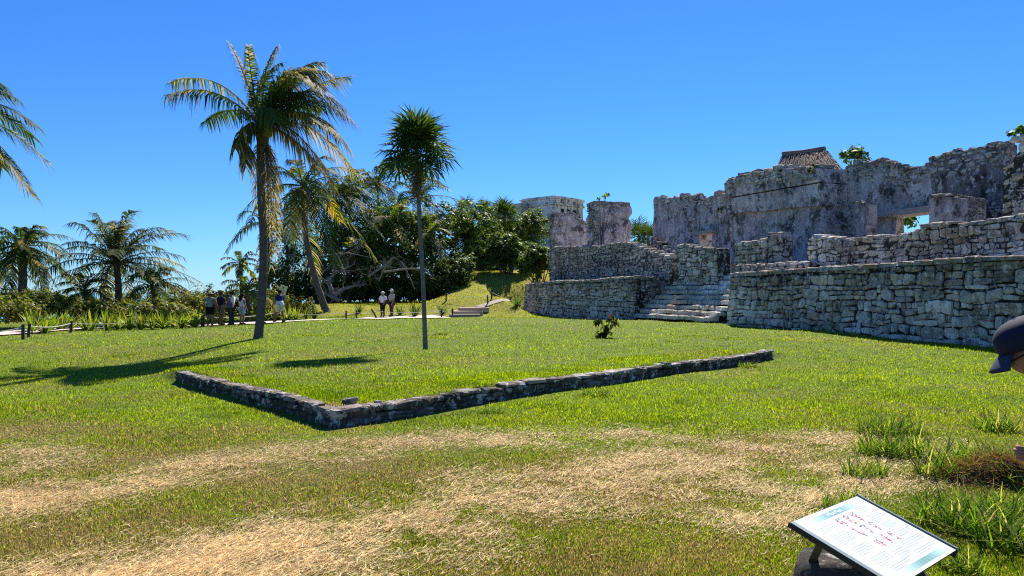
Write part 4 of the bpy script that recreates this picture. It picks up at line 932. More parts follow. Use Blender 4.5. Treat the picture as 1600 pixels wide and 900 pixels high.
# plants rooted in the ruin
for (a, b_, v, r, n, sz, lab) in ((1333, 246, 6.8, .55, 330, .13, 'glossy green shrub growing on top of the palace wall'), (1128, 330, 5.2, .22, 90, .08, 'small fern sprouting from the end of the palace moulding'), (1268, 265, 4.6, .16, 50, .08, 'tiny bright plant on the palace wall below the thatch'), (1594, 212, 2.8, .30, 160, .08, 'small shrub on top of the tall edge pier'), (1420, 352, 9.5, .45, 160, .12, 'green plant seen through the palace doorway')):
    u = U(a, v); dd = dep(u, v); bush(lab, [(a, b_, dd, r*1.15, r, r*.9), (a+4, b_-4, dd, r*.6, r*.6, r*.7)], n, sz, a, [(.07, .13, .02), (.10, .17, .03), (.05, .09, .02)], 9, r*.35, 'plant', 'wall_plant', None, trunk=False)
u = U(945, 3.2); bush('spindly sapling on top of the tall blocky pier', [(946, 306, dep(u, 3.2), .25, .2, .22), (938, 310, dep(u, 3.2), .2, .2, .12)], 70, .10, 61, [(.10, .16, .02), (.14, .19, .03)], 6, .12, 'plant', 'wall_plant')

# ---- strap-leaved lilies and agaves
def rosette(seed, n=26, L=.75, wd=.05, cols=MIDG, lean=(.3, 1.25), droop=.5, mat='leaf', seg=3):
    RR = random.Random(seed); mb = MB()
    for i in range(n):
        a = RR.uniform(0, 6.283); el = RR.uniform(*lean); l = L*RR.uniform(.65, 1.15); h = Vector((math.cos(a), math.sin(a), 0)); s_ = Vector((-math.sin(a), math.cos(a), 0)); k = RR.uniform(.7, 1.3); c_ = tuple(x*k for x in cols[RR.randrange(len(cols))])
        vs = []
        for j in range(seg+1):
            t = j/seg; p = h*(l*t*math.cos(el)+.04)+Vector((0, 0, l*t*math.sin(el)-droop*l*t*t*RR.uniform(.8, 1.2)*.6)); w_ = wd*(1 if j else .6)*(1-(t**2.2)*.92); vs += [p-s_*w_, p+s_*w_]
        mb.add(vs, [(2*j, 2*j+1, 2*j+3, 2*j+2) for j in range(seg)], c_)
    me = bpy.data.meshes.new('leaves'); me.from_pydata(mb.v, [], mb.f); me.update(); set_tint(me, np.array(mb.c, dtype=np.float32)); me.materials.append(M[mat]); return me
LILY = [rosette(i, 30, .95, .045, [(.15, .22, .02), (.22, .27, .03), (.11, .17, .02), (.30, .28, .04)], (.55, 1.45), .35) for i in range(3)]
LSC = 1.15
RR = random.Random(90)
spots = []
for k in range(15): spots.append((lerp(58, 305, k/14)+RR.uniform(-6, 6), lerp(32.5, 35.5, k/14)+RR.uniform(-.6, .6)))
spots += [(70, 31), (48, 31.2), (395, 41), (412, 41.5), (425, 42), (450, 41.5), (462, 42), (434, 43), (405, 43), (478, 44), (345, 41), (330, 42)]
for i, (px, dd) in enumerate(spots):
    p = GP(px, dd); o = empty('spider_lily', p, RR.uniform(0, 6), 'strap leaved green lily clump in the hedge along the path', 'plant', 'lily clumps in the hedge'); o.scale = (LSC*RR.uniform(.8, 1.15),)*2+(LSC*RR.uniform(.8, 1.15),)
    q = link('leaves', LILY[i % 3], None, o)
AG = rosette(9, 34, .8, .035, [(.06, .11, .03), (.09, .14, .03)], (.4, 1.4), .05)
for px, py, sc, lab in ((491, 492, .75, 'spiky agave standing alone on the grass beside the leaning palm'), (561, 480, 1.0, 'spiky plant to the right of the couple, left of the pale lilies'), (648, 482, 1.35, 'large spiky plant directly left of the thin fan palm trunk'), (690, 484, 1.1, 'spiky plant between the fan palm trunk and the path steps'), (808, 470, 1.0, 'spiky plant at the foot of the terrace corner'), (625, 480, 1.0, 'spiky plant right behind the man in the printed shirt')):
    dd = {491: 43.5, 561: 49, 648: 47.5, 690: 48.5, 808: 51, 625: 48.5}[px]; o = empty('agave', GP(px, dd), px, lab, 'plant'); o.scale = (sc,)*3; link('leaves', AG, None, o)

# ---- dead branches
def dead_tree(label, paths, seed, name='dead_branches', r=.09):
    RR = random.Random(seed); o = empty(name, W(*paths[0][0]), 0, label, 'branches'); B = W(*paths[0][0])
    for pth in paths:
        P = [W(*q)-B for q in pth]; mb = MB(); n = len(P); mb.tube(P, [lerp(r, r*.3, i/(n-1))*RR.uniform(.85, 1.2) for i in range(n)], 6, (.24, .22, .20), rough=.1)
        for k in range(10):
            i = RR.randrange(n-1); s_ = P[i].lerp(P[i+1], RR.random()); e = s_+Vector((RR.uniform(-.9, .9), RR.uniform(-.4, .2), RR.uniform(-.5, .9))); m_ = s_.lerp(e, .5)+Vector((RR.uniform(-.2, .2), 0, RR.uniform(-.15, .25)))
            mb.tube([s_, m_, e], [r*.32, r*.22, r*.08], 4, (.21, .19, .17))
            for j in range(2):
                e2 = m_+Vector((RR.uniform(-.6, .6), RR.uniform(-.3, .2), RR.uniform(-.3, .5))); mb.tube([m_, (m_+e2)/2+Vector((0, 0, .08)), e2], [r*.16, r*.12, r*.05], 3, (.19, .17, .15))
        mb.build('branch', M['wood'], o)
def sh(p): return [[(q[0], q[1], q[2]+6) for q in w_] for w_ in p]
dead_tree('arched bleached dead branch sprawling above the elderly couple', sh([((575, 432, 49), (600, 415, 49), (615, 402, 49), (628, 410, 49), (640, 432, 49), (648, 452, 49)), ((600, 425, 49.2), (635, 420, 49.3), (665, 420, 49.4), (678, 436, 49.2)), ((612, 405, 49), (600, 420, 48.6), (592, 440, 48.6))]), 1, r=.085)
dead_tree('grey fallen driftwood trunk and roots beside the leaning palm', sh([((520, 460, 49), (513, 440, 49.3), (522, 425, 49.5), (545, 418, 50)), ((530, 470, 48.8), (515, 462, 48.8), (500, 455, 49)), ((522, 462, 48.8), (535, 452, 49), (560, 445, 49.5))]), 2, r=.17)
dead_tree('thin bare grey twigs tangled across the dark thicket', sh([((470, 440, 50.5), (485, 400, 50.5), (505, 385, 50.6), (525, 395, 50.6)), ((500, 430, 50.5), (530, 400, 50.8), (560, 385, 51)), ((455, 430, 50.6), (462, 390, 50.8), (450, 360, 51)), ((540, 430, 50.5), (530, 405, 50.5), (515, 380, 51), (505, 350, 51)), ((500, 400, 50.5), (545, 395, 50.5), (590, 405, 50.5)), ((485, 450, 50.2), (530, 425, 50.2), (575, 420, 50.2))]), 3, r=.05)
dead_tree('broken pole slanting out of the thicket towards the fan palm', sh([((702, 402, 53.5), (690, 408, 53.5), (682, 418, 53.5), (692, 425, 53))]), 4, r=.06)

# ------------------------------------------------------------------ path steps and rope fences
R = random.Random(14)
steps = empty('path_steps', (0, 0, 0), 0, 'three shallow timber edged path steps below the slope', 'steps')
for k, (px, py, wd) in enumerate(((726, 491, 1.9), (731, 486, 1.9), (740, 480.5, 2.0))):
    dd = 47.8+k*1.0; p = W(px, py, dd); mb = MB(); mb.box((p.x, p.y+.4, p.z-.3), (wd, 1.3, .6), .12, (.66, .55, .45), .01, R); mb.build('tread', M['sand'], steps)
    mb = MB(); mb.box((p.x, p.y-.31, p.z-.075), (wd+.04, .1, .17), .12, (.36, .27, .20), .015, R); mb.build('riser', M['wood'], steps)
strip('slope_path', [(-2.4, 50.4), (-.8, 51.6), (1.5, 53.2), (4.5, 55.0)], .5, .05, (.42, .36, .28), M['sand'], 'pale path running up the slope to the terrace corner')
def rope_fence(label, posts, seed, h=.62, dark=(.06, .05, .045), sag=.10, loose=()):
    o = empty('rope_fence', (0, 0, 0), 0, label, 'fence'); RR = random.Random(seed); tops = []
    for (px, dd, tilt) in posts:
        p = GP(px, dd); t = p+Vector((tilt*h, 0, h*RR.uniform(.95, 1.08))); mb = MB(); mb.tube([p-Vector((0, 0, .1)), p.lerp(t, .5), t], .055, 7, dark, rough=.08); mb.build('post', M['wood'], o); tops.append(p.lerp(t, .82))
    for i, (a, b_) in enumerate(zip(tops[:-1], tops[1:])):
        if i in loose: continue
        mb = MB(); mb.tube([a.lerp(b_, k/8)-Vector((0, 0, sag*4*(k/8)*(1-k/8))) for k in range(9)], .017, 5, (.60, .56, .50), False); mb.build('rope', M['cloth'], o)
rope_fence('dark posts with a pale rope at the sandy path on the left', [(-80, 24.2, 0), (36, 26.4, 0), (44, 27.6, .12), (110, 31.2, .1), (222, 34.6, 0), (316, 35.6, 0)], 1, .5, loose=(1,))
rope_fence('short posts with a slack pale rope before the elderly couple', [(318, 35.5, 0), (430, 40.5, 0), (541, 44.3, 0), (557, 45.2, 0), (590, 44.6, -.7), (690, 47.0, 0), (707, 47.4, 0)], 2, .55, sag=.12, loose=())
rope_fence('dark posts with a white rope along the path up the slope', [(697, 51.5, 0), (762, 51.0, 0), (768, 52.0, 0), (797, 53.5, 0), (806, 54.5, 0), (840, 57, 0)], 3, .62)

# ------------------------------------------------------------------ people
def skin_obj(name, V, Ed, rad, mat, parent=None, root=0, sub=1):
    me = bpy.data.meshes.new(name); me.from_pydata([tuple(v) for v in V], Ed, []); me.update(); o = link(name, me, mat, parent)
    m = o.modifiers.new('Skin', 'SKIN'); m.use_smooth_shade = True
    if not me.skin_vertices: me.attributes.new
    for i, r in enumerate(rad):
        rr = r if hasattr(r, '__len__') else (r, r); me.skin_vertices[0].data[i].radius = rr; me.skin_vertices[0].data[i].use_root = (i == root)
    s_ = o.modifiers.new('Sub', 'SUBSURF'); s_.levels = sub; s_.render_levels = sub; return o
_mc = {}
def cm(col, rough=.9):
    k = tuple(round(c_, 3) for c_ in col)
    if k not in _mc: _mc[k] = plain('fabric', col, rough, .15, 0, 30, .15)
    return _mc[k]
def pattern_mat(name, a, b_, scale):
    m, n, out = newmat(name); f = noise_tex(n, coords(n), scale, 2, .5); principled(n, out, ramp(n, f, [(.46, a), (.52, b_)]), .9, None, .1); return m
SK = [plain('skin', (.33, .17, .11), .75, .12, 0, 20, .1), plain('skin', (.22, .12, .075), .75, .12, 0, 20, .1)]
def person(label, px, dd, ht, yaw, shirt, legs, long_legs=False, hat=None, hair=None, arms=((0, 0), (0, 0)), stride=0, sleeve=True, skin=0, long_hair=False, bun=False, bag=None, wide=1.0, group='visitors', tank=False, feet=(.05, .045, .04)):
    base = GP(px, dd, .06); s = ht; Wd = wide
    J = {'pel': (0, 0, .53), 'wai': (0, 0, .61), 'che': (0, 0, .72), 'shc': (0, .005, .80), 'nec': (0, 0, .848), 'chi': (0, -.014, .885), 'hea': (0, -.012, .93), 'top': (0, 0, .965)}
    Rr = {'pel': (.072*Wd, .062*Wd), 'wai': (.068*Wd, .055*Wd), 'che': (.082*Wd, .06*Wd), 'shc': (.055, .045), 'nec': .031, 'chi': .042, 'hea': .056, 'top': .045}
    E_ = [('pel', 'wai'), ('wai', 'che'), ('che', 'shc'), ('shc', 'nec'), ('nec', 'chi'), ('chi', 'hea'), ('hea', 'top')]
    for i, sd in enumerate((-1, 1)):
        n = 'lr'[i]; st_ = stride*sd; f, up = arms[i]
        J['hip'+n] = (sd*.052*Wd, 0, .50); J['kne'+n] = (sd*.056, -.5*st_*.5-.012, .275); J['ank'+n] = (sd*.058, -st_*.5+.01, .05+.02*max(0, -st_)); J['toe'+n] = (sd*.066, -st_*.5-.085, .018)
        J['sho'+n] = (sd*.105*Wd, .008, .80); J['elb'+n] = (sd*(.135*Wd), .02-f*.10, .64+up*.03); J['wri'+n] = (sd*(.14*Wd-.05*up), .0-f*.24-.02, .51+up*.17); J['han'+n] = (sd*(.138*Wd-.06*up), -.01-f*.29-.03, .455+up*.22)
        J['fin'+n] = (sd*(.132*Wd-.065*up), -.015-f*.31-.035, .415+up*.235)
        Rr.update({'hip'+n: .056*Wd, 'kne'+n: .036, 'ank'+n: .023, 'toe'+n: .022, 'sho'+n: .036, 'elb'+n: .025, 'wri'+n: .017, 'han'+n: (.022, .014), 'fin'+n: (.014, .010)})
        E_ += [('pel', 'hip'+n), ('hip'+n, 'kne'+n), ('kne'+n, 'ank'+n), ('ank'+n, 'toe'+n), ('shc', 'sho'+n), ('sho'+n, 'elb'+n), ('elb'+n, 'wri'+n), ('wri'+n, 'han'+n), ('han'+n, 'fin'+n)]
    def mk(name, names, edges, mat, parent, grow=0, over=None, root=None):
        idx = {k: i for i, k in enumerate(names)}; V = [Vector(over[k] if over and k in over else J[k])*s for k in names]
        rad = []
        for k in names:
            r = Rr.get(k, .03); r = r if hasattr(r, '__len__') else (r, r); rad.append(tuple((x+grow)*s for x in r))
        return skin_obj(name, V, [(idx[a], idx[b_]) for a, b_ in edges], rad, mat, parent, idx[root] if root else 0)
    o = mk('person', list(J), E_, SK[skin], None, 0, None, 'pel'); o.location = base; o.rotation_euler = (0, 0, yaw); tag(o, label, 'person', group)
    # shirt
    names = ['pel2', 'wai', 'che', 'shc']; J['pel2'] = (0, 0, .545); Rr['pel2'] = (.078*Wd, .068*Wd); ed = [('pel2', 'wai'), ('wai', 'che'), ('che', 'shc')]
    if not tank:
        for n in 'lr':
            J['uar'+n] = tuple(Vector(J['sho'+n]).lerp(Vector(J['elb'+n]), .85 if sleeve else .12)); Rr['uar'+n] = .031; names += ['sho'+n, 'uar'+n]; ed += [('shc', 'sho'+n), ('sho'+n, 'uar'+n)]
    mk('shirt', names, ed, shirt, o, .013, None, 'che')
    names = ['pel']; ed = []; Rr['pel'] = (.074*Wd, .064*Wd)
    for n in 'lr':
        end = 'ank'+n if long_legs else 'shk'+n
        if not long_legs: J['shk'+n] = tuple(Vector(J['hip'+n]).lerp(Vector(J['kne'+n]), .88 if long_legs is False else .3)); Rr['shk'+n] = .046
        names += ['hip'+n] + (['kne'+n] if long_legs else []) + [end]; ed += [('pel', 'hip'+n)] + ([('hip'+n, 'kne'+n), ('kne'+n, end)] if long_legs else [('hip'+n, end)])
    mk('trousers' if long_legs else 'shorts', names, ed, legs, o, .011, None, 'pel')
    for n in 'lr':
        mb = MB(); a = Vector(J['ank'+n])*s; t = Vector(J['toe'+n])*s; mb.tube([a+Vector((0, .03*s, -.02*s)), a+Vector((0, -.02*s, -.018*s)), t], [.026*s, .034*s, .026*s], 7, feet); mb.build('shoe', M['cloth'], o, True)
    hc = Vector((0, -.006, .945))*s
    if hair:
        mb = MB(); k = .060*s
        mb.tube([hc+Vector((0, .012*s, z*k)) for z in (-.75, -.4, .1, .6, .85)], [k*.75, k*1.08, k*1.12, k*.9, k*.3], 9, hair)
        if long_hair: mb.tube([hc+Vector((0, .045*s, -.01*s)), hc+Vector((0, .065*s, -.07*s)), hc+Vector((0, .07*s, -.16*s)), hc+Vector((0, .06*s, -.21*s))], [.05*s, .06*s, .05*s, .02*s], 8, hair)
        if bun: mb.tube([hc+Vector((0, .05*s, .05*s)), hc+Vector((0, .07*s, .06*s)), hc+Vector((0, .09*s, .065*s))], [.015*s, .032*s, .012*s], 7, hair)
        mb.build('hair', M['cloth'], o, True)
    if hat:
        col, brim, kind = hat; mb = MB(); z0 = hc+Vector((0, 0, .022*s)); k = .066*s
        if kind == 'cap':
            mb.tube([z0+Vector((0, 0, z*k)) for z in (-.1, .3, .7, .95)], [k*1.0, k*.98, k*.7, k*.2], 10, col); mb.box(z0+Vector((0, -.085*s, 0)), (.09*s, .06*s, .008*s), 0, col)
        else:
            mb.tube([z0+Vector((0, 0, z)) for z in (-.012*s, .0, .004*s)], [brim*s, brim*.97*s, k], 14, col); mb.tube([z0+Vector((0, 0, z*k)) for z in (0, .5, .8, .95)], [k*1.02, k*.95, k*.75, k*.3], 12, col)
        mb.build('hat', M['cloth'], o, True)
    if bag:
        mb = MB(); mb.box(Vector((bag[1]*.15, .05, .60))*s, (.09*s, .16*s, .16*s), .2, bag[0], .01*s); mb.build('bag', M['cloth'], o)
        mb = MB(); mb.tube([Vector((bag[1]*.14, .02, .68))*s, Vector((bag[1]*.09, -.05, .80))*s, Vector((bag[1]*.05, .0, .86))*s], .008*s, 5, bag[0]); mb.build('bag_strap', M['cloth'], o)
    return o
PI = math.pi
DOT = pattern_mat('dotted_top', (.02, .03, .04), (.35, .42, .42), 60); PRINT = pattern_mat('printed_shirt', (.08, .12, .17), (.42, .46, .46), 22)
NAVY = cm((.012, .016, .04)); WHITE = cm((.72, .72, .74)); BLACK = cm((.012, .012, .014))
person('visitor in straw sun hat, dotted sleeveless top and black shorts', 328, 35.8, 1.60, PI+.3, DOT, BLACK, False, ((.55, .42, .28), .105, 'hat'), (.05, .03, .02), wide=1.2, sleeve=False, arms=((.2, .1), (.2, .1)))
person('visitor in dark navy shirt, brown hat and khaki shorts', 345, 36.3, 1.66, PI-.6, NAVY, cm((.16, .13, .10)), False, ((.20, .11, .06), .095, 'hat'), (.03, .02, .015), wide=1.15, arms=((.7, .5), (.3, .1)), skin=1)
person('visitor with hair bun, white tank top and dark leggings', 362, 35.9, 1.66, PI/2*-1-.2, WHITE, cm((.045, .045, .05)), True, None, (.03, .018, .012), arms=((.6, .4), (.5, .3)), bun=True, sleeve=False, bag=((.10, .08, .13), 1))
person('visitor with long black hair, pale top and light denim shorts', 378, 36.4, 1.53, PI-.5, cm((.55, .57, .64)), cm((.38, .45, .62)), False, None, (.012, .010, .010), arms=((.2, 0), (.2, 0)), long_hair=True, sleeve=False)
person('visitor mostly hidden behind the tall palm trunk', 407, 37.0, 1.60, PI/2, BLACK, cm((.5, .4, .36)), False, None, (.03, .02, .015), arms=((.3, .2), (.5, .1)), stride=.12)
man = person('striding man in navy and white polo shirt and white shorts', 437, 37.6, 1.64, -PI/2-.5, cm((.02, .03, .14)), cm((.62, .58, .55)), False, None, (.015, .012, .01), arms=((.1, 0), (.5, .1)), stride=.26, wide=1.2, skin=1)
mb = MB(); mb.tube([Vector((0, 0, z))*1.64 for z in (.50, .545, .60, .655)], [.118*1.64, .124*1.64, .118*1.64, .112*1.64], 14, (.72, .72, .76)); pn = mb.build('shirt_band', M['cloth'], man, True); pn.scale = (1, .86, 1)
person('woman in white blouse, white sun hat and black trousers with dark shoulder bag', 598, 46.0, 1.55, -.4, cm((.70, .66, .72)), BLACK, True, ((.74, .74, .74), .095, 'hat'), (.3, .25, .2), arms=((.2, 0), (.5, .3)), wide=1.2, bag=((.03, .02, .04), 1))
person('man in grey printed shirt, pale cap and dark trousers beside the woman in white', 612, 46.3, 1.70, -.9, PRINT, cm((.05, .038, .04)), True, ((.62, .60, .60), .1, 'cap'), (.35, .33, .32), arms=((.7, .4), (.2, 0)), wide=1.25)

# pale green notice behind the striding man
nb = empty('notice_board', GP(452, 42), 0, 'tilted pale green notice board above the striding man', 'sign')
c = W(442, 453, 42)-GP(452, 42); Mr = Matrix.Rotation(math.radians(18), 3, 'Y')
mb = MB(); mb.tube([(0, .05, -.1), (-.15, .05, .8), (c.x+.02, c.y+.05, c.z-.1)], .025, 6, (.1, .08, .06)); mb.build('post', M['wood'], nb)
mb = MB(); mb.box(c, (.42, .02, .52), 0, (.40, .50, .24), 0, M=Mr); bd = mb.build('board', M['tint'], nb)
mb = MB(); mb.box(c+Mr @ Vector((0, -.014, .12)), (.09, .006, .10), 0, (.05, .06, .05), 0, M=Mr); mb.build('emblem', M['tint'], nb)
for k in range(4): mb = MB(); mb.box(c+Mr @ Vector((0, -.014, -.02-.06*k)), (.28-.05*(k % 2), .006, .018), 0, (.16, .20, .10), 0, M=Mr); mb.build('text_line', M['tint'], nb)

# ---- the visitor in a dark cap at the right border
def cap_person():
    d = 2.85; hd = W(1612, 544, d); th = math.radians(28); f = Vector((-math.cos(th)*.9, math.cos(th)*.43, -math.sin(th))).normalized(); r_ = Vector((.43, .9, 0)); u = r_.cross(f); u.normalize()
    if u.z < 0: u = -u
    sd = f.cross(u).normalized(); x0 = hd.x+.24; B = Vector((x0, d+.02, G(x0, d)))
    V, Ed, Rd, ix = [], [], [], {}
    def add(n, p, r, par=None): ix[n] = len(V); V.append(Vector(p)-B); Rd.append(r); (Ed.append((ix[par], ix[n])) if par else None)
    add('pel', (x0+.03, d, .92), (.15, .12)); add('wai', (x0+.02, d, 1.06), (.14, .11), 'pel'); add('che', (x0+.01, d, 1.22), (.16, .12), 'wai'); add('shc', (x0-.03, d, 1.36), (.10, .09), 'che')
    add('nec', hd-u*.115-f*.045, .055, 'shc'); add('jaw', hd-u*.07+f*.012, (.058, .06), 'nec'); add('fac', hd-u*.01+f*.018, (.073, .08), 'jaw'); add('cro', hd+u*.05+f*.0, (.075, .08), 'fac')
    add('nos', hd-u*.035+f*.098, .013, 'fac')
    for n, s_ in (('l', -1), ('r', 1)):
        add('hip'+n, (x0+.03, d+s_*.09, .86), .10, 'pel'); add('kne'+n, (x0+.0, d+s_*.10, .48), .062, 'hip'+n); add('ank'+n, (x0+.05, d+s_*.10, .09), .042, 'kne'+n); add('toe'+n, (x0-.11, d+s_*.12, .04), .04, 'ank'+n)
        add('sho'+n, (x0-.03, d+s_*.18, 1.35), .065, 'shc'); add('elb'+n, (x0+.06, d+s_*.24, 1.08), .045, 'sho'+n)
        w_ = W(1591, 706, d-.03) if s_ < 0 else W(1612, 660, d+.06); w_ = w_+Vector((.11, s_*.05, -.01)); add('wri'+n, w_, .030, 'elb'+n)
        pl = w_+Vector((-.055, -s_*.02, .005)); add('pal'+n, pl, (.036, .022), 'wri'+n)
        for k in range(4):
            q = pl+Vector((-.035+(.006, .0, .002, .010)[k], -s_*(.006+.004*(k % 2)), .020-.0135*k)); a = 'f%d%s' % (k, n); add(a+'a', q, .0095, 'pal'+n); add(a+'b', q+Vector((-.028, -s_*.018, .002)), .009, a+'a'); add(a+'c', q+Vector((-.020, -s_*.042, .004)), .008, a+'b')
        a = 't'+n; add(a+'a', pl+Vector((-.01, -s_*.012, .035)), .011, 'pal'+n); add(a+'b', pl+Vector((-.035, -s_*.03, .052)), .0095, a+'a')
    o = skin_obj('person', V, Ed, Rd, SK[0], None, 0, 2); o.location = B; tag(o, 'person in a dark navy baseball cap bowing their head at the right border', 'person', 'visitors')
    J = lambda n: V[ix[n]]
    shirt = ['pel', 'wai', 'che', 'shc', 'shol', 'elbl', 'shor', 'elbr']; sv = [J(n).copy() for n in shirt]; sv[5] = sv[4].lerp(sv[5], .75); sv[7] = sv[6].lerp(sv[7], .75)
    skin_obj('shirt', sv, [(0, 1), (1, 2), (2, 3), (3, 4), (4, 5), (3, 6), (6, 7)], [(.165, .135), (.155, .125), (.172, .135), (.10, .09), .078, .062, .078, .062], cm((.02, .022, .03)), o, 0, 2)
    skin_obj('trousers', [J(n)+Vector((0, 0, -.02)) for n in ('pel', 'hipl', 'knel', 'ankl', 'hipr', 'kner', 'ankr')], [(0, 1), (1, 2), (2, 3), (0, 4), (4, 5), (5, 6)], [(.16, .13), .11, .078, .06, .11, .078, .06], cm((.05, .05, .06)), o, 0, 2)
    for n in 'lr': mb = MB(); mb.tube([J('ank'+n)+Vector((.04, 0, -.05)), J('ank'+n)+Vector((-.03, 0, -.045)), J('toe'+n)], [.045, .055, .042], 9, (.04, .04, .045)); mb.build('shoe', M['cloth'], o, True)
    # cap: lathe of the crown in head axes, six-panel seams, curved brim
    capm = plain('cap_cloth', (.012, .014, .035), .8, .2, 0, 60, .25); mb = MB(); n = 28; prof_ = [(-.012, .104), (.02, .106), (.05, .100), (.074, .082), (.088, .055), (.095, .022), (.096, .004)]
    h0 = hd-B+u*.028-f*.004; vs = []
    for z, rr in prof_:
        for k in range(n):
            a = 2*PI*k/n; seam = 1-.012*max(0, math.cos(6*a))**12; wob = 1+.012*math.sin(5*a+z*60)
            vs.append(h0+u*z+(f*math.cos(a)*1.06+sd*math.sin(a)*.92)*rr*seam*wob)
    fs = [(j*n+k, j*n+(k+1) % n, (j+1)*n+(k+1) % n, (j+1)*n+k) for j in range(len(prof_)-1) for k in range(n)]+[tuple(range((len(prof_)-1)*n, len(prof_)*n))]
    mb.add(vs, fs, (.03, .036, .085)); cap = mb.build('cap', capm, o, True); sol = cap.modifiers.new('Solid', 'SOLIDIFY'); sol.thickness = .003; sol.offset = -1
    mb = MB(); vs = []; m = 12
    for j in range(5):
        for k in range(m+1):
            a = lerp(-.78, .78, k/m); rr = .104+.062*j/4*math.cos(a*.75); p = h0+u*(-.006-.046*(j/4)**1.2-.012*(math.sin(a))**2*(.4+.6*j/4))+(f*math.cos(a)*1.06+sd*math.sin(a)*.92)*rr; vs.append(p)
    fs = [(j*(m+1)+k, j*(m+1)+k+1, (j+1)*(m+1)+k+1, (j+1)*(m+1)+k) for j in range(4) for k in range(m)]
    mb.add(vs, fs, (.06, .07, .12)); br = mb.build('brim', plain('brim_cloth', (.03, .036, .065), .8, .2, 0, 60, .2), cap, True); sol = br.modifiers.new('Solid', 'SOLIDIFY'); sol.thickness = .005
    mb = MB(); mb.tube([h0+u*.104, h0+u*.112], [.008, .004], 8, (.03, .036, .085)); mb.build('button', capm, cap)
    # sunglasses
    gl = plain('sunglass_lens', (.03, .018, .012), .08, .6); gh = hd-B+f*.094-u*.008
    for s_ in (-1, 1):
        mb = MB(); c_ = gh+sd*s_*.033; ring = [c_+(sd*math.cos(a)*.027+u*math.sin(a)*.022)-f*.012*abs(math.cos(a))*(1 if math.cos(a)*s_ > 0 else 0) for a in [2*PI*k/14 for k in range(14)]]
        mb.add(ring+[c_+f*.006], [(k, (k+1) % 14, 14) for k in range(14)], (.03, .02, .015)); gs = mb.build('sunglass_lens', gl, o, True); so_ = gs.modifiers.new('Solid', 'SOLIDIFY'); so_.thickness = .003
        mb = MB(); mb.tube([c_+sd*s_*.026-f*.008, hd-B+sd*s_*.078+f*.03, hd-B+sd*s_*.080-f*.02], .0035, 5, (.02, .015, .012)); mb.build('sunglass_arm', M['tint'], o)
    mb = MB(); mb.tube([hd-B-u*.03-f*.01+sd*s_*.082 for s_ in (.96, 1.03, 1.1)], [.028, .03, .012], 8, (.42, .24, .16)); mb.build('ear', SK[0], o, True)
    mb = MB(); p = W(1616, 655, d)-B; mb.box(p, (.012, .075, .14), .1, (.01, .01, .012)); ph = mb.build('phone', plain('phone_glass', (.01, .01, .012), .15, .5)); ph.location = B
    tag(ph, 'dark phone held up by the person in the navy cap', 'phone')
cap_person()

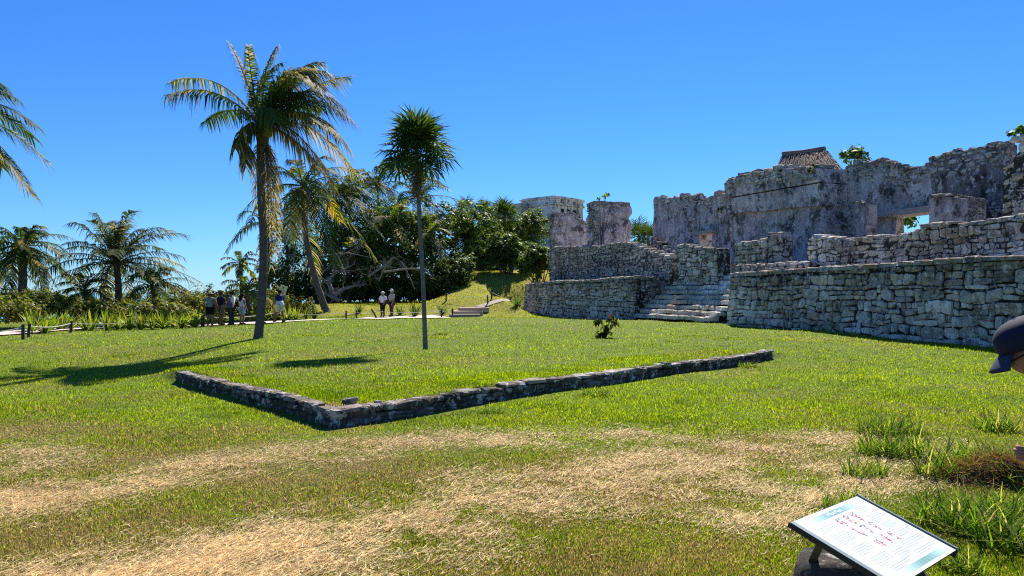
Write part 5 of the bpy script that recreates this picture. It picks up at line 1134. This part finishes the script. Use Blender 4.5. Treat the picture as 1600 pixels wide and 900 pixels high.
# ------------------------------------------------------------------ information panel
def info_panel():
    d = 3.8; cam0 = Vector((0, 0, EYE)); A = W(1340, 775, d); yaw, pit = math.radians(-49.367), math.radians(18.613); wd, ht = .17442*d, .127803*d
    dn = Vector((math.cos(yaw)*math.cos(pit), math.sin(yaw)*math.cos(pit), -math.sin(pit))); rt = Vector((-math.sin(yaw), math.cos(yaw), 0)); nn = dn.cross(rt)
    if nn.z < 0: nn = -nn
    Bc = A-rt*wd; ctr = A-rt*wd/2+dn*ht/2; base = Vector((ctr.x, ctr.y, G(ctr.x, ctr.y)))
    o = empty('information_panel', base, 0, 'slanted white information panel with red figures on a stone block', 'sign')
    def P(a, b_, h=0): return Bc+rt*a+dn*b_+nn*h-base      # a across from the left edge, b down from the top
    def bar(name, a0, a1, b0, b1, h0, h1, col, mat=M['tint'], par=o):
        mb = MB(); mb.add([P(a0, b0, h0), P(a1, b0, h0), P(a1, b1, h0), P(a0, b1, h0), P(a0, b0, h1), P(a1, b0, h1), P(a1, b1, h1), P(a0, b1, h1)], [(0, 3, 2, 1), (4, 5, 6, 7), (0, 1, 5, 4), (1, 2, 6, 5), (2, 3, 7, 6), (3, 0, 4, 7)], col); return mb.build(name, mat, par)
    paper = tint_mat('printed_sheet', .35, .45)
    mb = MB(); n1, n2 = 12, 9
    for j in range(n2+1):
        for i in range(n1+1):
            a, b_ = i/n1, j/n2; cy = .5*ss(.55, 1, a)*ss(.2, .5, b_)+.35*ss(.25, 0, b_); mb.add([P(a*wd, b_*ht, 0)], [], (lerp(.80, .50, cy), lerp(.82, .76, cy), lerp(.82, .78, cy)))
    mb.f = [(j*(n1+1)+i, j*(n1+1)+i+1, (j+1)*(n1+1)+i+1, (j+1)*(n1+1)+i) for j in range(n2) for i in range(n1)]
    board = mb.build('printed_sheet', paper, o)
    dk = plain('dark_metal', (.035, .033, .03), .45, .4, .3); gl = plain('rail_metal', (.22, .27, .26), .4, .5, .4)
    bar('backing_board', .004, wd-.004, .004, ht-.004, -.016, -.002, (.03, .03, .03), dk)
    bar('frame_rail', -.018, .004, -.006, ht+.006, -.024, -.001, (.03, .03, .03), dk); bar('frame_rail', wd-.004, wd+.014, -.006, ht+.006, -.04, .004, (.03, .03, .03), dk)
    bar('edge_trim', -.016, .012, 0, ht, .0005, .003, (.2, .25, .24), gl); bar('edge_trim', wd+.002, wd+.013, 0, ht, .0045, .007, (.2, .25, .24), gl)
    for (b0, b1, a0, a1, pk) in ((.022, .056, .10, .56, .5), (ht-.05, ht-.018, .16, .60, .5)):
        mb = MB(); n = 26
        for i in range(n+1):
            t = i/n; k = math.sin(PI*t)**1.0; st_ = .12*(i % 2)*(1-abs(2*t-1)); c_ = (lerp(.60, .16, k)+st_*.5, lerp(.82, .30, k)+st_, lerp(.80, .29, k)+st_*.5)
            mb.add([P(lerp(a0, a1, t), b0, .0006), P(lerp(a0, a1, t), b1, .0006)], [], c_)
        mb.f = [(2*i, 2*i+1, 2*i+3, 2*i+2) for i in range(n)]; mb.build('title_band', paper, board)
    RRx = random.Random(5); tl = M['tint']
    def text(a0, a1, b_, rows, col=(.42, .48, .56)):
        for r_ in range(rows):
            mb = MB(); a = a0; end = a1 if r_ < rows-1 else lerp(a0, a1, RRx.uniform(.4, .8))
            while a < end-.004:
                l = RRx.uniform(.006, .02); bb = b_+r_*.0125; mb.add([P(a, bb, .0008), P(min(a+l, end), bb, .0008), P(min(a+l, end), bb+.0045, .0008), P(a, bb+.0045, .0008)], [(0, 1, 2, 3)], col); a += l+.004
            mb.build('text_line', tl, board)
    text(.075, .205, .090, 3); text(.075, .215, .150, 6); text(.075, .225, .245, 5); text(.09, .24, .325, 5); text(.12, .30, .40, 3)
    text(.50, .60, .06, 4); text(.49, .62, .13, 4); text(.49, .60, .20, 4); text(.48, .63, .27, 3); text(.40, .62, .325, 4); text(.40, .6, .39, 3); text(.27, .40, .345, 5)
    mb = MB(); mb.add([P(.485, .06, .0008), P(.4875, .06, .0008), P(.4875, .31, .0008), P(.485, .31, .0008)], [(0, 1, 2, 3)], (.55, .66, .70)); mb.add([P(.27, .315, .0008), P(.485, .315, .0008), P(.485, .3175, .0008), P(.27, .3175, .0008)], [(0, 1, 2, 3)], (.45, .58, .68)); mb.build('ruled_line', tl, board)
    for i in range(3):
        for j in range(3):
            mb = MB(); ca, cb = .275+.075*i+.01*j, .075+.085*j
            for k in range(20):
                t = RRx.random(); a, b_ = ca+RRx.uniform(-.02, .02)*(1-.4*t), cb+t*.066; s1, s2 = RRx.uniform(.003, .009), RRx.uniform(.003, .010); q = RRx.uniform(-.004, .004)
                col = RRx.choice([(.62, .10, .12), (.70, .22, .24), (.55, .08, .12), (.20, .24, .48), (.75, .40, .38), (.30, .22, .26)])
                if t < .2: col = RRx.choice([(.12, .20, .45), (.35, .40, .45), col])
                mb.add([P(a-s1, b_, .0009+k*.00002), P(a+q, b_-s2*.5, .0009+k*.00002), P(a+s1, b_+q, .0009+k*.00002), P(a-q, b_+s2, .0009+k*.00002)], [(0, 1, 2, 3)], col)
            mb.build('printed_figure', tl, board)
    cu = bpy.data.curves.new('title_lettering', 'FONT'); cu.body = 'Milpa Maya'; cu.size = .030; cu.align_x = 'CENTER'; cu.align_y = 'CENTER'; cu.materials.append(plain('white_print', (.85, .88, .9), .5))
    t = bpy.data.objects.new('title_lettering', cu); C.objects.link(t); t.parent = board; m3 = Matrix((rt, -dn, nn)).transposed(); bpy.context.view_layer.update()
    tm = bpy.data.meshes.new_from_object(t.evaluated_get(bpy.context.evaluated_depsgraph_get())); bpy.data.objects.remove(t); t = link('title_lettering', tm, None, board); t.matrix_local = Matrix.Translation(P(.33, .039, .0012)) @ m3.to_4x4()
    # legs and stone block
    blk = W(1330, 890, d-.22); ztop = .30; mb = MB(); RB = random.Random(6); ex = Vector((.95, -.25, 0)).normalized(); ey = Vector((.25, .95, 0)).normalized(); cb = Vector((blk.x+.06, blk.y+.03, .14))-base
    N_ = 22; rows = ((-.16, 1.05), (-.02, 1.03), (.09, .98), (.145, .9), (.165, .72)); vs = []
    for z, k in rows:
        for i in range(N_):
            a = 2*PI*i/N_; ca, sa = math.cos(a), math.sin(a); q = (abs(ca)**4+abs(sa)**4)**-.25; w_ = 1+.06*nz(ca*2, sa*2, z*6)
            vs.append(cb+ex*(ca*q*.30*k*w_)+ey*(sa*q*.17*k*w_)+Vector((0, 0, z+.012*nz(ca*3, sa*3, 5+z*9))))
    fs = [(j*N_+i, j*N_+(i+1) % N_, (j+1)*N_+(i+1) % N_, (j+1)*N_+i) for j in range(4) for i in range(N_)]+[tuple(range(4*N_, 5*N_))]; mb.add(vs, fs, (.16, .155, .15)); mb.build('footing_block', M['stone'], o, True)  # grey darkened to put the panel's shadow into the block colour
    for (a, b_, f) in ((.06, .13, Vector((1275, 872, 0))), (wd-.12, .2, None)):
        p = P(a, b_, -.03); q = Vector((p.x+.0, p.y+.02, .26-base.z)); q = cb+Vector((-.23, .02, .13)) if f else cb+Vector((.22, .08, .10)); mb = MB(); mb.tube([p, q], .022, 4, (.03, .03, .03)); mb.build('leg', dk, o)
info_panel()

# ------------------------------------------------------------------ tufts, sapling, hay
def tuft_mesh(seed, n, L, wd=.006, cols=((.07, .13, .015), (.10, .17, .02), (.05, .09, .012), (.22, .20, .06)), lean=(.5, 1.5), spread=.12):
    RR = random.Random(seed); mb = MB()
    for i in range(n):
        a = RR.uniform(0, 6.283); el = RR.uniform(*lean); l = L*RR.uniform(.5, 1.2); h = Vector((math.cos(a), math.sin(a), 0)); s_ = Vector((-math.sin(a), math.cos(a), 0)); q = RR.uniform(0, 6.28); b_ = Vector((math.cos(q), math.sin(q), 0))*spread*RR.random()**.5; dr = RR.uniform(.2, .9)
        k = RR.uniform(.7, 1.3); c_ = tuple(x*k for x in RR.choice(cols)); vs = []
        for j in range(4):
            t = j/3; p = b_+h*(l*t*math.cos(el)+l*.25*t*t)+Vector((0, 0, l*t*math.sin(el)-dr*l*t*t*.45)); w_ = wd*(1-t**1.6*.95); vs += [p-s_*w_, p+s_*w_]
        mb.add(vs, [(2*j, 2*j+1, 2*j+3, 2*j+2) for j in range(3)], c_)
    me = bpy.data.meshes.new('blades'); me.from_pydata(mb.v, [], mb.f); me.update(); set_tint(me, np.array(mb.c, dtype=np.float32)); me.materials.append(M['grass']); return me
TC = ((.11, .20, .015), (.16, .26, .02), (.07, .13, .012), (.34, .32, .10))
TUF = [tuft_mesh(i, 190, .26, .006, TC, spread=.2) for i in range(3)]+[tuft_mesh(9, 150, .38, .007, TC, lean=(.35, 1.4), spread=.2)]
for px, py, k, sc, lab in ((1372, 672, 0, 1.1, 'leafy grass tuft at the upper left of the rough patch'), (1412, 668, 1, 1.0, 'grass tuft at the top of the rough patch'), (1372, 700, 2, 1.1, 'grass tuft on the left side of the rough patch'), (1420, 702, 0, 1.3, 'broad bright grass tuft in the middle of the rough patch'), (1352, 735, 1, .9, 'small grass tuft at the lower left of the rough patch'), (1555, 662, 2, 1.2, 'lone dark green grass tuft below the terrace wall by the capped person'), (1462, 735, 3, 1.0, 'long bladed grass tuft beside the bare earth'), (1505, 720, 3, 1.1, 'long bladed grass tuft just left of the dry hay bank'), (1545, 715, 1, 1.2, 'grass tuft growing above the dry hay bank'), (1585, 745, 2, 1.2, 'grass tuft at the picture edge over the hay bank'), (1345, 792, 1, .75, 'short stiff grass tuft behind the top corner of the panel'), (1310, 790, 0, .6, 'small stiff tuft behind the panel title edge'), (1475, 815, 3, .9, 'long grass tuft right behind the information panel'), (1530, 830, 3, 1.0, 'big rank grass tuft right of the information panel'), (1580, 850, 3, 1.0, 'rank grass tuft at the lower right corner'), (1545, 800, 0, 1.0, 'grass tuft under the hay bank'), (1590, 805, 3, .8, 'yellowish rank tuft at the right edge under the hay'), (1500, 880, 0, .6, 'low tuft at the panel lower right corner')):
    dd = EYE*F/(py+10-HZ); o = empty('grass_tuft', GP(px, dd), px*.7, lab, 'grass tuft', 'grass tufts round the panel'); o.scale = (sc,)*3; link('blades', TUF[k], None, o)
for px, py, sc, lab in ((1165, 548, .55, 'dark weed patch on the raised lawn near the kerb wall end'), (1050, 528, .45, 'low weed tuft on the raised lawn below the stairway'), (930, 590, .5, 'weed tuft leaning over the middle of the kerb wall'), (690, 517, .45, 'dark weed tuft on the lawn right of the thin fan palm'), (770, 610, .35, 'small weed tuft behind the kerb wall')):
    dd = 1.36*F/(py+6-HZ); o = empty('weed_tuft', GP(px, dd), px, lab, 'weed'); o.scale = (sc*2.2, sc*2.2, sc*1.1); link('blades', TUF[0], None, o)
def sapling():
    RR = random.Random(8); dd = 22.9; base = GP(946, dd); o = empty('sapling', base, 0, 'small drooping sapling with big dark leaves standing on the lawn', 'sapling')
    tops = [(-.22, .62), (-.02, .40), (.17, .74), (.28, .60), (-.18, .22), (.08, .30)]
    for (x, z) in tops:
        mb = MB(); e = Vector((x, RR.uniform(-.1, .1), z)); mb.tube([(0, 0, -.03), e*.5+Vector((.02, 0, .05)), e], [.014, .010, .006], 5, (.16, .12, .08)); mb.build('stem', M['bark'], o)
        for k in range(11):
            a = RR.uniform(0, 6.28); l = RR.uniform(.16, .27); s_ = e-Vector((0, 0, RR.uniform(0, .16))); h = Vector((math.cos(a), math.sin(a), 0)); sd = Vector((-math.sin(a), math.cos(a), 0)); q = s_+h*l*.5+Vector((0, 0, RR.uniform(-.06, .03))); t = s_+h*l*.8+Vector((0, 0, -l*RR.uniform(.3, 1.0))); c_ = RR.choice([(.04, .065, .018), (.06, .08, .02), (.07, .05, .025)]) if k > 3 or z < .35 else RR.choice([(.20, .12, .05), (.25, .2, .06), (.12, .17, .03)])
            mb = MB(); mb.add([s_, q-sd*l*.33, t, q+sd*l*.33], [(0, 1, 2), (0, 2, 3)], c_); mb.build('leaf', M['leaf'], o)
sapling()
def hay():
    RR = np.random.default_rng(3); px, dd = 1560, 6.15; base = GP(px, dd); o = empty('hay_bank', base, 0, 'brown bank of dry matted hay at the right border', 'hay'); n = 20; vs = []; fs = []
    hh = lambda x, y: .20*math.exp(-((x-.1)/.42)**2)*float(ss(-.16, .02, y))*float(ss(.6, .1, y))+.03*nz(x*6, y*6)
    for j in range(n+1):
        for i in range(n+1):
            x, y = lerp(-.75, .95, i/n), lerp(-.35, .7, j/n); vs.append((x, y, hh(x, y)-.02))
    fs = [(j*(n+1)+i, j*(n+1)+i+1, (j+1)*(n+1)+i+1, (j+1)*(n+1)+i) for j in range(n) for i in range(n)]; mb = MB(); mb.add(vs, fs, (.085, .05, .028)); mb.build('matted_core', M['bark'], o, True)
    m = 2600; X_ = RR.normal(.1, .33, m); Y_ = RR.uniform(-.22, .35, m); Z_ = np.array([hh(a, b_) for a, b_ in zip(X_, Y_)]); p = np.stack([X_, Y_, Z_], 1); D = RR.normal(size=(m, 3))*np.array([.7, .6, .35]); D[:, 2] -= .25*(Y_ < .02); D /= np.linalg.norm(D, axis=1)[:, None]; l = RR.uniform(.08, .22, m)[:, None]; S_ = np.cross(D, RR.normal(size=(m, 3))); S_ = S_/np.linalg.norm(S_, axis=1)[:, None]*.0035
    v = np.stack([p-S_, p+S_, p+D*l+np.array([0, 0, .015])], 1).reshape(-1, 3); col = np.array([.14, .082, .042])*RR.uniform(.5, 1.7, (m, 1)); tag(link('hay_straws', big_mesh('hay_straws', v, np.arange(3*m).reshape(-1, 3), np.repeat(col, 3, 0)), M['grass'], o), kind='stuff')
hay()

# ------------------------------------------------------------------ the grass itself
def grass():
    rs = np.random.default_rng(17); N = 760000
    px = rs.uniform(-140, 1740, N); py = HZ+8+rs.random(N)**.85*(480-8); d = EYE*F/(py-HZ)
    for _ in range(4): x = (px-800)/F*d; d = np.clip((EYE-H(x, d))*F/(py-HZ), 2.6, 62)
    x = (px-800)/F*d; y = d; k = (y < 60)
    # keep clear of walls, paths and the stone terrace
    s, t = st(x, y); k &= ~((np.abs(s+.02) < .17) & (t > -.2) & (t < L2+.1)); k &= ~((np.abs(t+.02) < .17) & (s > -.2) & (s < L1+.1))
    v = (x-13.36)*.9445+(y-19.2)*.3287; uu = (x-13.36)*-.3287+(y-19.2)*.9445; k &= ~((v > -.05) & (uu < 38))
    k &= ~((x < -4) & (y > 46.2) & (y < 48.2) & (x > -9.5)) | (y < 46)
    pth = [(-40, 20.5), (-27, 22.8), (-21.8, 25.6), (-21.2, 31), (-20, 36.6), (-15.5, 37.9), (-12.5, 38.8), (-9.5, 42.5), (-7.6, 45.8), (-4.2, 47.2)]
    for (ax, ay), (bx_, by_) in zip(pth[:-1], pth[1:]):
        dx, dy = bx_-ax, by_-ay; tt = np.clip(((x-ax)*dx+(y-ay)*dy)/(dx*dx+dy*dy), 0, 1); k &= np.hypot(x-ax-tt*dx, y-ay-tt*dy) > 1.25+.15*rs.random(N)
    k &= rs.random(N) > .92*np.exp(-(((x-2.55)/.17)**2+((y-5.55)/.12)**2)); k &= rs.random(N) > .92*np.exp(-(((x-2.9)/.2)**2+((y-4.75)/.14)**2))
    x, y = x[k], y[k]; ex = rs.uniform(-22, 6, 90000); ey = rs.uniform(46.5, 76, 90000); ev = (ex-13.36)*.9445+(ey-19.2)*.3287; ek = ~((ev > -.3) & (ey < 56)) & ~((ey < 48.4) & (ex < -4) & (ex > -9.5)) & ~((np.abs(ex+2.8) < 1.2) & (ey < 51)); x = np.concatenate([x, ex[ek]]); y = np.concatenate([y, ey[ek]])
    n = len(x); z = H(x, y); c, ms = lawn_color(x, y, rs); c = c*rs.uniform(.45, 1.65, (n, 1)); c[y > 47] *= np.array([1.25, 1.05, 1.0])
    patch = np.clip(.5+.5*fbm(x*1.0+4, y, 1.7), 0, 1); near = ss(9.5, 7.5, y)
    hgt = (.015+.026*rs.random(n))*(.7+.7*patch)*(1-.35*near)*(1+.5*ss(12, 40, y)); wdt = .0022+.00050*y
    a = rs.uniform(0, 2*np.pi, n); lean = rs.uniform(.1, 1.1, n); L_ = hgt; dirx, diry, dirz = np.cos(a)*np.sin(lean), np.sin(a)*np.sin(lean), np.cos(lean)
    # dry cuttings lie almost flat, combed roughly along the rows
    fl = ms; a2 = np.where(rs.random(n) < .6, .75+rs.normal(0, .45, n), a); el = rs.uniform(-.05, .28, n)
    dirx = np.where(fl, np.cos(a2)*np.cos(el), dirx); diry = np.where(fl, np.sin(a2)*np.cos(el), diry); dirz = np.where(fl, np.sin(el), dirz); L_ = np.where(fl, .02+.08*rs.random(n)**2, L_*1.25); z0 = np.where(fl, rs.uniform(.004, .03, n), -.004)
    tip = np.stack([x+dirx*L_, y+diry*L_, z+z0+dirz*L_+.002], 1); sx, sy = -np.sin(a+rs.normal(0, .5, n)), np.cos(a); nn = np.hypot(sx, sy); sx, sy = sx/nn*wdt, sy/nn*wdt
    sx = np.where(fl, -diry*wdt*.75, sx); sy = np.where(fl, dirx*wdt*.75, sy)
    b0 = np.stack([x-sx, y-sy, z+z0], 1); b1 = np.stack([x+sx, y+sy, z+z0], 1)
    V = np.stack([b0, b1, tip], 1).reshape(-1, 3); o = link('grass', big_mesh('grass', V, np.arange(3*n).reshape(-1, 3), np.repeat(c, 3, 0)), M['grass']); tag(o, 'short lawn grass, green behind and strawy in front', 'grass', kind='stuff')
grass()
